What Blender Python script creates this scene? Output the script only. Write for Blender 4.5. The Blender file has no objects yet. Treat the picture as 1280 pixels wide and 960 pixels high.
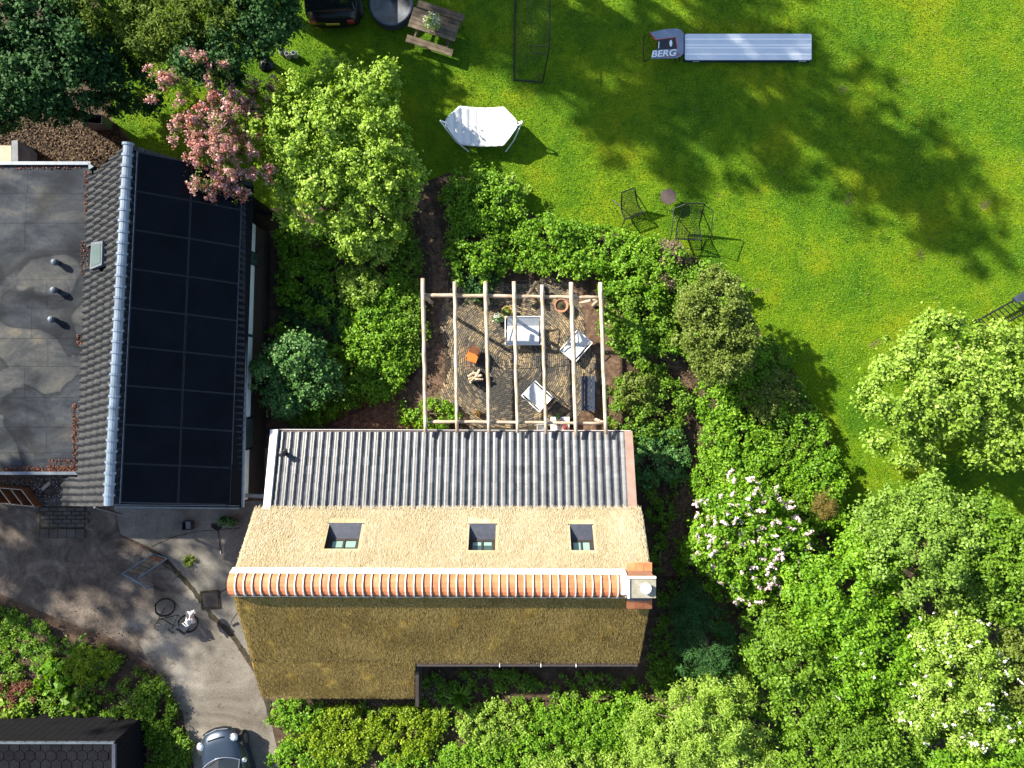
import bpy, bmesh, math, random
import numpy as np
from mathutils import Matrix, Vector

# ------------------------------------------------------------------ camera, sky, sun, exposure
SC = bpy.context.scene
COL = SC.collection
H, F = 28.0, 904.0                      # drone height (m), focal length in pixels of a 1280 px wide frame
cam_d = bpy.data.cameras.new('camera'); cam = bpy.data.objects.new('camera', cam_d); COL.objects.link(cam)
cam.location = (0, 0, H); cam.rotation_euler = (0, 0, 0)
cam_d.sensor_width = 36.0; cam_d.lens = F / 1280.0 * 36.0; cam_d.clip_end = 2000.0
SC.camera = cam
SUN_EL = math.radians(33.0)
SHD = Vector((0.85, -0.527, 0)).normalized()          # where shadows fall
sun_vec = Vector((-SHD.x * math.cos(SUN_EL), -SHD.y * math.cos(SUN_EL), math.sin(SUN_EL)))
w = bpy.data.worlds.new('World'); SC.world = w; w.use_nodes = True
nt = w.node_tree; bg = nt.nodes['Background']
sky = nt.nodes.new('ShaderNodeTexSky'); sky.sky_type = 'NISHITA'; sky.sun_disc = False
sky.sun_elevation = SUN_EL; sky.sun_rotation = math.atan2(sun_vec.x, sun_vec.y)
nt.links.new(sky.outputs[0], bg.inputs[0]); bg.inputs[1].default_value = 0.095
sun_d = bpy.data.lights.new('sun', 'SUN'); sun_d.energy = 5.0; sun_d.angle = math.radians(0.7); sun_d.color = (1.0, 0.93, 0.80)
sun = bpy.data.objects.new('sun', sun_d); COL.objects.link(sun); sun.location = (-30, 20, 30)
sun.rotation_euler = sun_vec.to_track_quat('Z', 'Y').to_euler()
SC.view_settings.view_transform = 'Standard'; SC.view_settings.look = 'None'
SC.view_settings.exposure = 1.45; SC.view_settings.gamma = 1.0
SC.view_settings.use_curve_mapping = False

random.seed(7)
RNG = np.random.default_rng(11)

# ------------------------------------------------------------------ helpers
def P(px, py, z=0.0):
    d = H - z
    return Vector(((px - 640.0) / F * d, (480.0 - py) / F * d, z))
def PP(px, py, A, n):                    # pixel ray against the plane through A with normal n
    dr = Vector(((px - 640.0) / F, (480.0 - py) / F, -1.0)); o = Vector((0, 0, H))
    return o + dr * ((A - o).dot(n) / dr.dot(n))

MATS = {}
def new_mat(name):
    m = bpy.data.materials.new(name); m.use_nodes = True; MATS[name] = m
    n = m.node_tree.nodes; return m, m.node_tree, n['Principled BSDF']
def ramp(nt, fac, cols, lo=0.3, hi=0.7):
    r = nt.nodes.new('ShaderNodeValToRGB'); e = r.color_ramp.elements
    k = len(cols)
    for i, c in enumerate(cols):
        p = lo + (hi - lo) * i / max(1, k - 1)
        el = e[i] if i < 2 else e.new(p)
        el.position = p; el.color = (*c, 1)
    nt.links.new(fac, r.inputs[0]); return r.outputs[0]
def noise(nt, vec, scale, detail=4, rough=0.6, dist=0.0):
    t = nt.nodes.new('ShaderNodeTexNoise'); t.inputs['Scale'].default_value = scale
    t.inputs['Detail'].default_value = detail; t.inputs['Roughness'].default_value = rough
    t.inputs['Distortion'].default_value = dist
    nt.links.new(vec, t.inputs['Vector']); return t.outputs[0]
def pos(nt, sc=(1, 1, 1), rot=(0, 0, 0)):
    g = nt.nodes.new('ShaderNodeNewGeometry'); mp = nt.nodes.new('ShaderNodeMapping')
    mp.inputs['Scale'].default_value = sc; mp.inputs['Rotation'].default_value = rot
    nt.links.new(g.outputs['Position'], mp.inputs[0]); return mp.outputs[0]
def mixc(nt, fac, a, b, mode='MIX'):
    m = nt.nodes.new('ShaderNodeMix'); m.data_type = 'RGBA'; m.blend_type = mode
    for k, s in ((0, fac), (6, a), (7, b)):
        if hasattr(s, 'links'): nt.links.new(s, m.inputs[k])
        else: m.inputs[k].default_value = s if k == 0 else (*s, 1)
    return m.outputs[2]
def bump(nt, b, h, strength, dist=0.02):
    k = nt.nodes.new('ShaderNodeBump'); k.inputs['Strength'].default_value = strength; k.inputs['Distance'].default_value = dist
    nt.links.new(h, k.inputs['Height']); nt.links.new(k.outputs[0], b.inputs['Normal'])
def mat(name, cols, scale=3.0, rough=0.7, bmp=0.0, bscale=None, metal=0.0, spec=0.4, lo=0.3, hi=0.7, sc=(1, 1, 1), rnd=0.0, fine=0.0, dist=0.0, rot=(0, 0, 0)):
    m, nt, b = new_mat(name)
    b.inputs['Roughness'].default_value = rough; b.inputs['Metallic'].default_value = metal
    b.inputs['Specular IOR Level'].default_value = spec
    if len(cols) == 1 and not rnd: 
        cols = [tuple(c * 0.85 for c in cols[0]), tuple(min(1, c * 1.12) for c in cols[0])]
    v = pos(nt, sc, rot); nz = noise(nt, v, scale, 5, 0.62, dist)
    c = ramp(nt, nz, cols if len(cols) > 1 else [cols[0], cols[0]], lo, hi)
    if fine:
        f = noise(nt, v, scale * 14, 2, 0.7)
        c = mixc(nt, fine, c, ramp(nt, f, [(0.25,) * 3, (1,) * 3], 0.3, 0.62), 'MULTIPLY')
    if rnd:
        oi = nt.nodes.new('ShaderNodeObjectInfo')
        c = mixc(nt, 1.0, c, ramp(nt, oi.outputs['Random'], [(1 - rnd,) * 3, (1 + 0.0,) * 3], 0, 1), 'MULTIPLY')
    nt.links.new(c, b.inputs['Base Color'])
    if bmp: bump(nt, b, noise(nt, v, bscale or scale * 4, 4, 0.7), bmp)
    return m
def leaf_mat(name, cols, trans=0.3, rough=0.45, tcol=None):
    m, nt, b = new_mat(name)
    a = nt.nodes.new('ShaderNodeAttribute'); a.attribute_name = 'tint'
    c = ramp(nt, a.outputs['Fac'], cols, 0.05, 0.95)
    nt.links.new(c, b.inputs['Base Color']); b.inputs['Roughness'].default_value = rough
    b.inputs['Specular IOR Level'].default_value = 0.3
    t = nt.nodes.new('ShaderNodeBsdfTranslucent')
    tc = mixc(nt, 1.0, c, tcol or (1.0, 1.0, 0.45), 'MULTIPLY'); nt.links.new(tc, t.inputs[0])
    mx = nt.nodes.new('ShaderNodeMixShader'); mx.inputs[0].default_value = trans
    nt.links.new(b.outputs[0], mx.inputs[1]); nt.links.new(t.outputs[0], mx.inputs[2])
    nt.links.new(mx.outputs[0], nt.nodes['Material Output'].inputs[0])
    return m

def tag(o, label=None, cat=None, group=None, kind=None):
    if label: o['label'] = label
    if cat: o['category'] = cat
    if group: o['group'] = group
    if kind: o['kind'] = kind
    return o
def link(name, data, parent=None, loc=(0, 0, 0)):
    o = bpy.data.objects.new(name, data); COL.objects.link(o)
    o.location = loc
    if parent is not None: o.parent = parent
    return o
def thing(name, label, cat, loc=(0, 0, 0), group=None):
    o = bpy.data.objects.new(name, None); COL.objects.link(o); o.location = loc; o.empty_display_size = 0.2
    return tag(o, label, cat, group)
def world_loc(o):
    v = Vector((0, 0, 0))
    while o is not None: v = v + Vector(o.location); o = o.parent
    return v

class MB:
    """collects faces in world space (through self.M) and links them as one mesh object"""
    def __init__(s, M=None): s.v = []; s.f = []; s.M = M or Matrix.Identity(4)
    def add(s, vs, fs):
        b = len(s.v); s.v += [s.M @ Vector(p) for p in vs]; s.f += [tuple(b + i for i in f) for f in fs]; return s
    def box(s, c, d, rot=None):
        hx, hy, hz = d[0] / 2, d[1] / 2, d[2] / 2
        R = rot if rot is not None else Matrix.Identity(3)
        vs = [Vector(c) + R @ Vector((x * hx, y * hy, z * hz)) for x in (-1, 1) for y in (-1, 1) for z in (-1, 1)]
        return s.add(vs, [(0, 1, 3, 2), (4, 6, 7, 5), (0, 4, 5, 1), (2, 3, 7, 6), (0, 2, 6, 4), (1, 5, 7, 3)])
    def tube(s, pts, r, n=6, r2=None):
        pts = [Vector(p) for p in pts]; k = len(pts); vs = []; fs = []
        for i, p in enumerate(pts):
            d = (pts[min(i + 1, k - 1)] - pts[max(i - 1, 0)]).normalized()
            a = d.cross(Vector((0, 0, 1)) if abs(d.z) < 0.9 else Vector((1, 0, 0))).normalized(); b = d.cross(a)
            rr = r if r2 is None else r + (r2 - r) * i / max(1, k - 1)
            for j in range(n):
                t = 2 * math.pi * j / n; vs.append(p + (a * math.cos(t) + b * math.sin(t)) * rr)
        for i in range(k - 1):
            for j in range(n):
                j2 = (j + 1) % n; fs.append((i * n + j, i * n + j2, (i + 1) * n + j2, (i + 1) * n + j))
        fs.append(tuple(range(n - 1, -1, -1))); fs.append(tuple(range((k - 1) * n, k * n)))
        return s.add(vs, fs)
    def lathe(s, c, prof, n=16):
        c = Vector(c); vs = []; fs = []
        for r, z in prof:
            for j in range(n):
                t = 2 * math.pi * j / n; vs.append(c + Vector((r * math.cos(t), r * math.sin(t), z)))
        for i in range(len(prof) - 1):
            for j in range(n):
                j2 = (j + 1) % n; fs.append((i * n + j, i * n + j2, (i + 1) * n + j2, (i + 1) * n + j))
        fs.append(tuple(range((len(prof) - 1) * n, len(prof) * n))); fs.append(tuple(range(n - 1, -1, -1)))
        return s.add(vs, fs)
    def prism(s, top, dvec):
        """polygon 'top' extruded by dvec"""
        k = len(top); top = [Vector(p) for p in top]; d = Vector(dvec)
        vs = top + [p + d for p in top]
        fs = [tuple(range(k)), tuple(range(2 * k - 1, k - 1, -1))] + [(i, i + k, (i + 1) % k + k, (i + 1) % k) for i in range(k)]
        return s.add(vs, fs)
    def build(s, name, m, parent=None, smooth=False, kind=None):
        o0 = world_loc(parent)
        me = bpy.data.meshes.new(name); me.from_pydata([p - o0 for p in s.v], [], s.f)
        bm = bmesh.new(); bm.from_mesh(me); bmesh.ops.recalc_face_normals(bm, faces=bm.faces); bm.to_mesh(me); bm.free()
        me.materials.append(MATS[m] if isinstance(m, str) else m)
        if smooth: me.polygons.foreach_set('use_smooth', [True] * len(me.polygons))
        o = link(name, me, parent)
        if kind: o['kind'] = kind
        return o
def RZ(a): return Matrix.Rotation(a, 3, 'Z')
def place(c, a=0.0): return Matrix.Translation(Vector(c)) @ Matrix.Rotation(a, 4, 'Z')

def sheet(name, m, pts, z, label, kind='structure', parent=None):
    me = bpy.data.meshes.new(name)
    me.from_pydata([P(x, y, z) for x, y in pts], [], [tuple(range(len(pts)))])
    bm = bmesh.new(); bm.from_mesh(me)
    bmesh.ops.triangulate(bm, faces=bm.faces)
    for f in bm.faces:
        if f.normal.z < 0: f.normal_flip()
    bm.to_mesh(me); bm.free()
    me.materials.append(MATS[m]); o = link(name, me, parent)
    return tag(o, label, None, None, kind)

def fast_mesh(name, V, k, m, tint=None):
    """V: (N*k,3) array, faces of k vertices each"""
    n = len(V) // k; me = bpy.data.meshes.new(name)
    me.vertices.add(n * k); me.vertices.foreach_set('co', V.astype(np.float32).ravel())
    me.loops.add(n * k); me.loops.foreach_set('vertex_index', np.arange(n * k, dtype=np.int32))
    me.polygons.add(n); me.polygons.foreach_set('loop_start', np.arange(n, dtype=np.int32) * k)
    me.polygons.foreach_set('loop_total', np.full(n, k, dtype=np.int32))
    if tint is not None:
        a = me.attributes.new('tint', 'FLOAT', 'POINT'); a.data.foreach_set('value', np.repeat(tint, k).astype(np.float32))
    me.update(calc_edges=True); me.materials.append(MATS[m] if isinstance(m, str) else m)
    return me
def unit(a): return a / np.maximum(np.linalg.norm(a, axis=1, keepdims=True), 1e-9)
def leaf_verts(p, n, size, asp=0.62, jit=0.55, fold=0.18):
    N = len(p); n = unit(n + RNG.normal(0, jit, (N, 3)))
    t = RNG.normal(0, 1, (N, 3)); t = unit(t - n * np.sum(t * n, 1, keepdims=True)); b = np.cross(n, t)
    l = (size * RNG.uniform(0.65, 1.35, N))[:, None]; wd = l * asp * RNG.uniform(0.8, 1.2, N)[:, None]
    V = np.empty((N, 4, 3))
    V[:, 0] = p - t * l * 0.5; V[:, 2] = p + t * l * 0.5 - n * l * fold * 0.6
    V[:, 1] = p + b * wd * 0.5 + n * l * fold; V[:, 3] = p - b * wd * 0.5 + n * l * fold
    return V.reshape(-1, 3)
def rdir(N, zmin=-1.0):
    z = RNG.uniform(zmin, 1, N); t = RNG.uniform(0, 2 * math.pi, N); r = np.sqrt(np.maximum(0, 1 - z * z))
    return np.stack([r * np.cos(t), r * np.sin(t), z], 1)
def clump_leaves(C, R, D, leaf, cover=1.5, asp=0.62, flat=0.75, jit=0.62, up=0.65):
    """C clump centres, R radii, D outward direction of each clump -> leaf verts, tint"""
    cnt = np.maximum(6, (cover * 2.2 * math.pi * R ** 2 / (leaf * leaf * asp * 0.6)).astype(int))
    idx = np.repeat(np.arange(len(C)), cnt); N = len(idx)
    d = rdir(N, -0.5); rr = np.abs(RNG.normal(0, 0.62, N)) + 0.15
    p = C[idx] + d * (R[idx] * rr)[:, None] * np.array([1, 1, flat])
    n = d * 0.4 + D[idx] * 0.35 + np.array([-0.18, 0.11, up])
    tc = RNG.uniform(0, 1, len(C))
    tint = np.clip(0.42 * tc[idx] + 0.58 * RNG.uniform(0, 1, N), 0, 1)
    return leaf_verts(p, n, leaf, asp, jit), tint
def crown_clumps(blobs, r0, dens=1.7, zmin=-0.35, rough=0.16):
    """blobs: (c, (rx,ry,rz)) -> clump centres, radii, directions, with an uneven outline"""
    C, R, D = [], [], []
    for c, rad in blobs:
        rx, ry, rz = rad; area = 4 * math.pi * ((rx * ry) ** 1.6 / 3 + (rx * rz) ** 1.6 / 3 + (ry * rz) ** 1.6 / 3) ** (1 / 1.6)
        n = max(6, int(dens * area * 0.62 / (math.pi * r0 * r0)))
        d = rdir(n, zmin)
        ph = RNG.uniform(0, 6.28, 6)
        wob = 1 + rough * (np.sin(d[:, 0] * 5 + ph[0]) * np.sin(d[:, 1] * 5 + ph[1]) + 0.7 * np.sin(d[:, 0] * 11 + ph[2] + d[:, 2] * 6) * np.sin(d[:, 1] * 10 + ph[3]))
        s = wob * RNG.choice([1.0, 0.92, 0.8, 0.6], n, p=[0.45, 0.25, 0.2, 0.1])
        C.append(np.array(c) + d * np.array(rad) * s[:, None]); R.append(r0 * RNG.uniform(0.55, 1.25, n))
        D.append(unit(d / np.array(rad)))
    return np.concatenate(C), np.concatenate(R), np.concatenate(D)
def in_poly(x, y, poly):
    k = len(poly); ins = np.zeros(len(x), bool)
    for i in range(k):
        x0, y0 = poly[i]; x1, y1 = poly[(i + 1) % k]
        c = ((y0 > y) != (y1 > y)) & (x < (x1 - x0) * (y - y0) / (y1 - y0 + 1e-12) + x0); ins ^= c
    return ins
def sample_poly(pxpoly, n, z=0.0):
    w = [P(a, b, z) for a, b in pxpoly]; poly = [(q.x, q.y) for q in w]
    xs = [q[0] for q in poly]; ys = [q[1] for q in poly]
    out = np.empty((0, 2)); area = (max(xs) - min(xs)) * (max(ys) - min(ys))
    x = RNG.uniform(min(xs), max(xs), n); y = RNG.uniform(min(ys), max(ys), n)
    k = in_poly(x, y, poly); return np.stack([x[k], y[k]], 1), area
def field(x, y, s, seed):
    r = np.random.default_rng(seed); v = 0
    for k in range(5):
        a = r.uniform(0, 6.28); f = s * r.uniform(0.6, 1.8); v = v + np.sin((x * math.cos(a) + y * math.sin(a)) * f + r.uniform(0, 6.28))
    return v / 5

# ------------------------------------------------------------------ materials
def lawn_material():
    m, nt, b = new_mat('lawn'); v = pos(nt)
    big = ramp(nt, noise(nt, v, 0.35, 4, 0.6), [(0.052, 0.145, 0.004), (0.115, 0.218, 0.004), (0.205, 0.262, 0.005)], 0.34, 0.66)
    mid = ramp(nt, noise(nt, v, 2.2, 5, 0.7), [(0.5, 0.62, 0.5), (1, 1, 1), (1.25, 1.08, 0.95)], 0.3, 0.72)
    c = mixc(nt, 1.0, big, mid, 'MULTIPLY')
    fi = ramp(nt, noise(nt, v, 16, 3, 0.8), [(0.45, 0.5, 0.4), (1.1, 1.1, 1.0)], 0.34, 0.62)
    c = mixc(nt, 0.8, c, fi, 'MULTIPLY')
    bare = ramp(nt, noise(nt, v, 0.9, 3, 0.5), [(0, 0, 0), (1, 1, 1)], 0.69, 0.76)
    c = mixc(nt, bare, c, (0.15, 0.125, 0.05))
    nt.links.new(c, b.inputs['Base Color']); b.inputs['Roughness'].default_value = 0.85; b.inputs['Specular IOR Level'].default_value = 0.15
    bump(nt, b, noise(nt, v, 18, 4, 0.8), 0.9, 0.05)
lawn_material()
def drive_material():
    m, nt, b = new_mat('driveway'); v = pos(nt)
    c = ramp(nt, noise(nt, v, 0.42, 6, 0.62, 0.6), [(0.105, 0.088, 0.068), (0.17, 0.15, 0.121), (0.235, 0.21, 0.172), (0.295, 0.268, 0.222)], 0.33, 0.62)
    dirt = ramp(nt, noise(nt, v, 1.1, 6, 0.7, 0.5), [(0.034, 0.025, 0.02), (0.095, 0.073, 0.057), (0.19, 0.152, 0.118)], 0.35, 0.66)
    sx = nt.nodes.new('ShaderNodeSeparateXYZ'); nt.links.new(v, sx.inputs[0])
    mr = nt.nodes.new('ShaderNodeMapRange'); mr.inputs[1].default_value = -16.8; mr.inputs[2].default_value = -12.2; mr.inputs[3].default_value = 0.78; mr.inputs[4].default_value = 0.18
    nt.links.new(sx.outputs[0], mr.inputs[0])
    ad = nt.nodes.new('ShaderNodeMath'); ad.operation = 'ADD'; nt.links.new(mr.outputs[0], ad.inputs[0]); nt.links.new(noise(nt, v, 0.8, 6, 0.7, 0.8), ad.inputs[1])
    f = ramp(nt, ad.outputs[0], [(0, 0, 0), (1, 1, 1)], 0.80, 1.12); c = mixc(nt, f, c, dirt)
    g = ramp(nt, noise(nt, v, 22, 4, 0.8), [(0.5,) * 3, (1.15,) * 3], 0.32, 0.66); c = mixc(nt, 0.8, c, g, 'MULTIPLY')
    d = ramp(nt, noise(nt, v, 3.4, 6, 0.75), [(0.4, 0.36, 0.32), (1, 1, 1)], 0.34, 0.44); c = mixc(nt, 0.7, c, d, 'MULTIPLY')
    nt.links.new(c, b.inputs['Base Color']); b.inputs['Roughness'].default_value = 0.9
    bump(nt, b, noise(nt, v, 14, 5, 0.75), 0.6, 0.04)
drive_material()
def thatch_material(name, cols, fibre, patch, bst=0.4, stretch=0.3, turn=0.0):
    m, nt, b = new_mat(name)
    c = ramp(nt, noise(nt, pos(nt, (0.6, 1.0, 1.0)), 0.9, 6, 0.7, 0.7), cols, 0.32, 0.68)
    st = ramp(nt, noise(nt, pos(nt, (1.0, 0.16, 0.16), (0, 0, 0.5)), 7.5, 5, 0.75, 0.5), [(0.5, 0.45, 0.36), (1.0, 1.0, 1.0), (1.25, 1.22, 1.15)], 0.32, 0.7)
    c = mixc(nt, fibre, c, st, 'MULTIPLY')
    f1 = ramp(nt, noise(nt, pos(nt, (1.0, 0.35, 0.35)), 24, 3, 0.85), [(0.38, 0.34, 0.27), (1.2, 1.2, 1.15)], 0.3, 0.66)
    c = mixc(nt, fibre, c, f1, 'MULTIPLY')
    d = ramp(nt, noise(nt, pos(nt, (0.35, 1.3, 1.3)), 1.3, 4, 0.6, 0.4), [(0.45, 0.38, 0.34), (1, 1, 1)], 0.30, 0.42)
    c = mixc(nt, patch, c, d, 'MULTIPLY')
    nt.links.new(c, b.inputs['Base Color']); b.inputs['Roughness'].default_value = 0.9; b.inputs['Specular IOR Level'].default_value = 0.15
    bump(nt, b, noise(nt, pos(nt, (1.0, stretch, stretch), (0, 0, turn)), 30, 3, 0.8), bst, 0.03)
thatch_material('thatch_pale', [(0.32, 0.24, 0.125), (0.40, 0.325, 0.20), (0.46, 0.40, 0.285)], 0.35, 0.15)  # pale straw tone for one slope
thatch_material('thatch_brown', [(0.12, 0.076, 0.019), (0.24, 0.158, 0.036), (0.33, 0.225, 0.052), (0.42, 0.305, 0.095)], 0.9, 0.55, 0.9, 0.12, 0.45)  # darker brown tone for the opposite slope
def pane_material(name, col, rough=0.06):
    m, nt, b = new_mat(name); c = ramp(nt, noise(nt, pos(nt), 1.2, 3), [col, tuple(x * 1.4 for x in col)])
    nt.links.new(c, b.inputs['Base Color']); b.inputs['Roughness'].default_value = rough; b.inputs['Specular IOR Level'].default_value = 0.5
pane_material('window_glass', (0.03, 0.05, 0.045)); pane_material('blind', (0.16, 0.24, 0.21), 0.35)
pane_material('roof_glass', (0.05, 0.075, 0.075), 0.3)
pane_material('car_glass', (0.01, 0.014, 0.016), 0.04)
def solar_material():
    m, nt, b = new_mat('solar'); v = pos(nt)
    c = ramp(nt, noise(nt, v, 0.8, 4), [(0.002, 0.0025, 0.004), (0.005, 0.006, 0.010)])
    nt.links.new(c, b.inputs['Base Color']); b.inputs['Roughness'].default_value = 0.22; b.inputs['Specular IOR Level'].default_value = 0.1
    nt.links.new(ramp(nt, noise(nt, v, 1.3, 5), [(0.12,) * 3, (0.34,) * 3]), b.inputs['Roughness'])
solar_material()
def bitumen_material():
    m, nt, b = new_mat('bitumen'); v = pos(nt)
    c = ramp(nt, noise(nt, pos(nt, (0.6, 1.2, 1)), 0.8, 5, 0.6, 0.5), [(0.012, 0.0145, 0.019), (0.030, 0.034, 0.040), (0.056, 0.058, 0.060), (0.10, 0.092, 0.076)], 0.34, 0.66)
    n1 = noise(nt, v, 0.38, 3, 0.45, 0.9)
    r = nt.nodes.new('ShaderNodeValToRGB'); e = r.color_ramp.elements; nt.links.new(n1, r.inputs[0])
    for i, (p, q) in enumerate(((0.44, (1.15, 1.12, 1.05)), (0.475, (1, 1, 1)), (0.49, (0.28, 0.30, 0.34)), (0.53, (0.45, 0.49, 0.56)), (0.60, (0.85, 0.9, 1.0)))):
        el = e[i] if i < 2 else e.new(p); el.position = p; el.color = (*q, 1)
    c = mixc(nt, 0.9, c, r.outputs[0], 'MULTIPLY')
    g = ramp(nt, noise(nt, v, 7, 5, 0.7), [(0.75,) * 3, (1.15,) * 3], 0.3, 0.7); c = mixc(nt, 1.0, c, g, 'MULTIPLY')
    b.inputs['Roughness'].default_value = 0.85; b.inputs['Specular IOR Level'].default_value = 0.2
    oi = nt.nodes.new('ShaderNodeObjectInfo'); c2 = mixc(nt, 1.0, c, ramp(nt, oi.outputs['Random'], [(0.92,) * 3, (1.04,) * 3], 0, 1), 'MULTIPLY')
    nt.links.new(c2, b.inputs['Base Color']); bump(nt, b, noise(nt, v, 30, 3, 0.7), 0.25, 0.01)
bitumen_material()
mat('soil', [(0.03, 0.018, 0.012), (0.075, 0.046, 0.03), (0.135, 0.085, 0.053)], 3.5, 0.95, 0.9, 24, fine=0.7)
mat('bark_mulch', [(0.05, 0.027, 0.018), (0.13, 0.078, 0.048), (0.24, 0.155, 0.095)], 5, 0.95, 0.9, 30, fine=0.6)
mat('concrete', [(0.09, 0.082, 0.07), (0.15, 0.14, 0.12), (0.20, 0.188, 0.16)], 0.9, 0.9, 0.4, 20, fine=0.35, lo=0.3, hi=0.65)
mat('dirt_joint', [(0.016, 0.013, 0.009), (0.05, 0.043, 0.022)], 6, 0.95, 0.8, 30)
mat('paver_brick', [(0.10, 0.095, 0.09), (0.21, 0.16, 0.10), (0.34, 0.26, 0.16)], 1.1, 0.9, 0.4, 30, lo=0.38, hi=0.62)
mat('paver', [(0.055, 0.047, 0.039), (0.10, 0.088, 0.072)], 2, 0.9, 0.4, 20, rnd=0.35)
mat('brick_wall', [(0.23, 0.10, 0.06), (0.32, 0.15, 0.09)], 5, 0.9, 0.3)
mat('white_paint', [(0.60, 0.61, 0.61), (0.70, 0.70, 0.69)], 3, 0.5)
mat('dull_white', [(0.50, 0.55, 0.55), (0.62, 0.66, 0.66)], 2, 0.6)
mat('pink_paint', [(0.24, 0.15, 0.115), (0.32, 0.215, 0.17)], 3, 0.8)
mat('zinc', [(0.10, 0.12, 0.145), (0.17, 0.195, 0.225)], 4, 0.38, metal=0.35)
mat('lead', [(0.036, 0.04, 0.056), (0.06, 0.066, 0.086)], 5, 0.5)
mat('dark_wood', [(0.018, 0.014, 0.012), (0.04, 0.03, 0.026)], 4, 0.7)
mat('gutter_brown', [(0.05, 0.032, 0.028), (0.075, 0.05, 0.043)], 4, 0.4)
mat('black_wood', [(0.005, 0.005, 0.007), (0.011, 0.011, 0.014)], 3, 0.9, 0.3, 20, sc=(1, 6, 6), spec=0.12)
mat('grey_tile', [(0.046, 0.05, 0.06), (0.08, 0.085, 0.097), (0.115, 0.119, 0.128)], 3.5, 0.38, 0.2, 40, spec=0.5, rnd=0.48)
mat('dark_tile', [(0.010, 0.0115, 0.014), (0.019, 0.021, 0.025), (0.05, 0.052, 0.055)], 4.5, 0.6, 0.3, 30, rnd=0.3, lo=0.35, hi=0.75)
mat('ridge_glaze', [(0.13, 0.17, 0.22), (0.20, 0.25, 0.32)], 3, 0.25, spec=0.7, rnd=0.2)
mat('terracotta', [(0.40, 0.115, 0.042), (0.49, 0.165, 0.064), (0.55, 0.215, 0.095)], 3, 0.7, 0.15, 30, rnd=0.22)
mat('mortar', [(0.62, 0.60, 0.57), (0.80, 0.78, 0.75)], 5, 0.85, 0.3, 30)
mat('render_cap', [(0.20, 0.185, 0.14), (0.32, 0.30, 0.24)], 6, 0.9, 0.4, 25)
mat('shingle', [(0.006, 0.006, 0.009), (0.013, 0.013, 0.018)], 9, 0.95, 0.4, 60, rnd=0.4, spec=0.1)
mat('pole_wood', [(0.27, 0.17, 0.10), (0.47, 0.38, 0.28), (0.60, 0.52, 0.42)], 2.6, 0.75, 0.4, 14, sc=(3, 1, 3), fine=0.25)
mat('beam_wood', [(0.27, 0.17, 0.10), (0.44, 0.33, 0.23), (0.56, 0.46, 0.36)], 2.6, 0.75, 0.4, 14, sc=(1, 3, 3), fine=0.25)
mat('weathered_wood', [(0.055, 0.04, 0.028), (0.12, 0.09, 0.06), (0.20, 0.155, 0.095)], 3, 0.8, 0.4, 20, rnd=0.3, fine=0.3)
mat('orange_wood', [(0.26, 0.115, 0.05), (0.38, 0.19, 0.09)], 3, 0.6, 0.2, 20, fine=0.2)
mat('log_end', [(0.40, 0.29, 0.18), (0.58, 0.46, 0.32)], 8, 0.8, 0.3)
mat('bark', [(0.05, 0.037, 0.027), (0.12, 0.09, 0.065)], 6, 0.9, 0.7, 18)
mat('pale_bark', [(0.16, 0.125, 0.085), (0.30, 0.24, 0.17)], 6, 0.9, 0.5, 18)
mat('black_metal', [(0.008, 0.008, 0.009), (0.014, 0.014, 0.016)], 5, 0.4, spec=0.5)
mat('grey_metal', [(0.10, 0.11, 0.12), (0.18, 0.19, 0.20)], 8, 0.4, metal=0.6)
mat('white_metal', [(0.70, 0.70, 0.70), (0.80, 0.80, 0.79)], 5, 0.35)
mat('white_fabric', [(0.56, 0.56, 0.56), (0.63, 0.63, 0.62)], 4, 0.85, 0.15, 60)
mat('sling_fabric', [(0.42, 0.46, 0.50), (0.50, 0.53, 0.56)], 3, 0.8, 0.1, 80)
mat('navy_wood', [(0.022, 0.032, 0.055), (0.04, 0.055, 0.09)], 6, 0.5, 0.2, 30, rnd=0.25)
mat('corten', [(0.34, 0.10, 0.02), (0.58, 0.19, 0.03)], 4, 0.75, 0.2, 30)
mat('rust_dark', [(0.10, 0.035, 0.015), (0.19, 0.07, 0.03)], 6, 0.8)
mat('pot_clay', [(0.33, 0.15, 0.08), (0.46, 0.24, 0.14)], 5, 0.8)
mat('pot_ochre', [(0.36, 0.24, 0.05), (0.46, 0.32, 0.09)], 5, 0.7)
mat('plastic_dark', [(0.03, 0.037, 0.05), (0.05, 0.06, 0.08)], 4, 0.5)
mat('slate_grey', [(0.10, 0.12, 0.14), (0.18, 0.20, 0.22)], 3, 0.7, 0.3, 20)
mat('tan_board', [(0.33, 0.27, 0.19), (0.42, 0.36, 0.27)], 3, 0.8)
mat('blue_steel', [(0.06, 0.115, 0.18), (0.12, 0.19, 0.26)], 7, 0.5)
mat('airmat_top', [(0.52, 0.58, 0.64), (0.60, 0.65, 0.70)], 1.2, 0.35)
mat('airmat_side', [(0.010, 0.022, 0.05), (0.016, 0.03, 0.065)], 3, 0.5)
mat('pad_grey', [(0.16, 0.20, 0.27), (0.22, 0.26, 0.34)], 3, 0.55)
mat('jump_bed', [(0.02, 0.022, 0.03), (0.03, 0.033, 0.042)], 8, 0.7)
mat('red_trim', [(0.50, 0.05, 0.03), (0.62, 0.08, 0.05)], 3, 0.5)
mat('print_white', [(0.82, 0.82, 0.82), (0.86, 0.86, 0.86)], 3, 0.6)
mat('tarp_grey', [(0.05, 0.058, 0.074), (0.13, 0.145, 0.17)], 2.5, 0.5, 0.5, 6)
mat('brown_top', [(0.055, 0.04, 0.034), (0.085, 0.062, 0.053)], 8, 0.7)
mat('car_grey', [(0.040, 0.058, 0.085), (0.046, 0.066, 0.095)], 2, 0.22, metal=0.55, spec=0.6)
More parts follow.
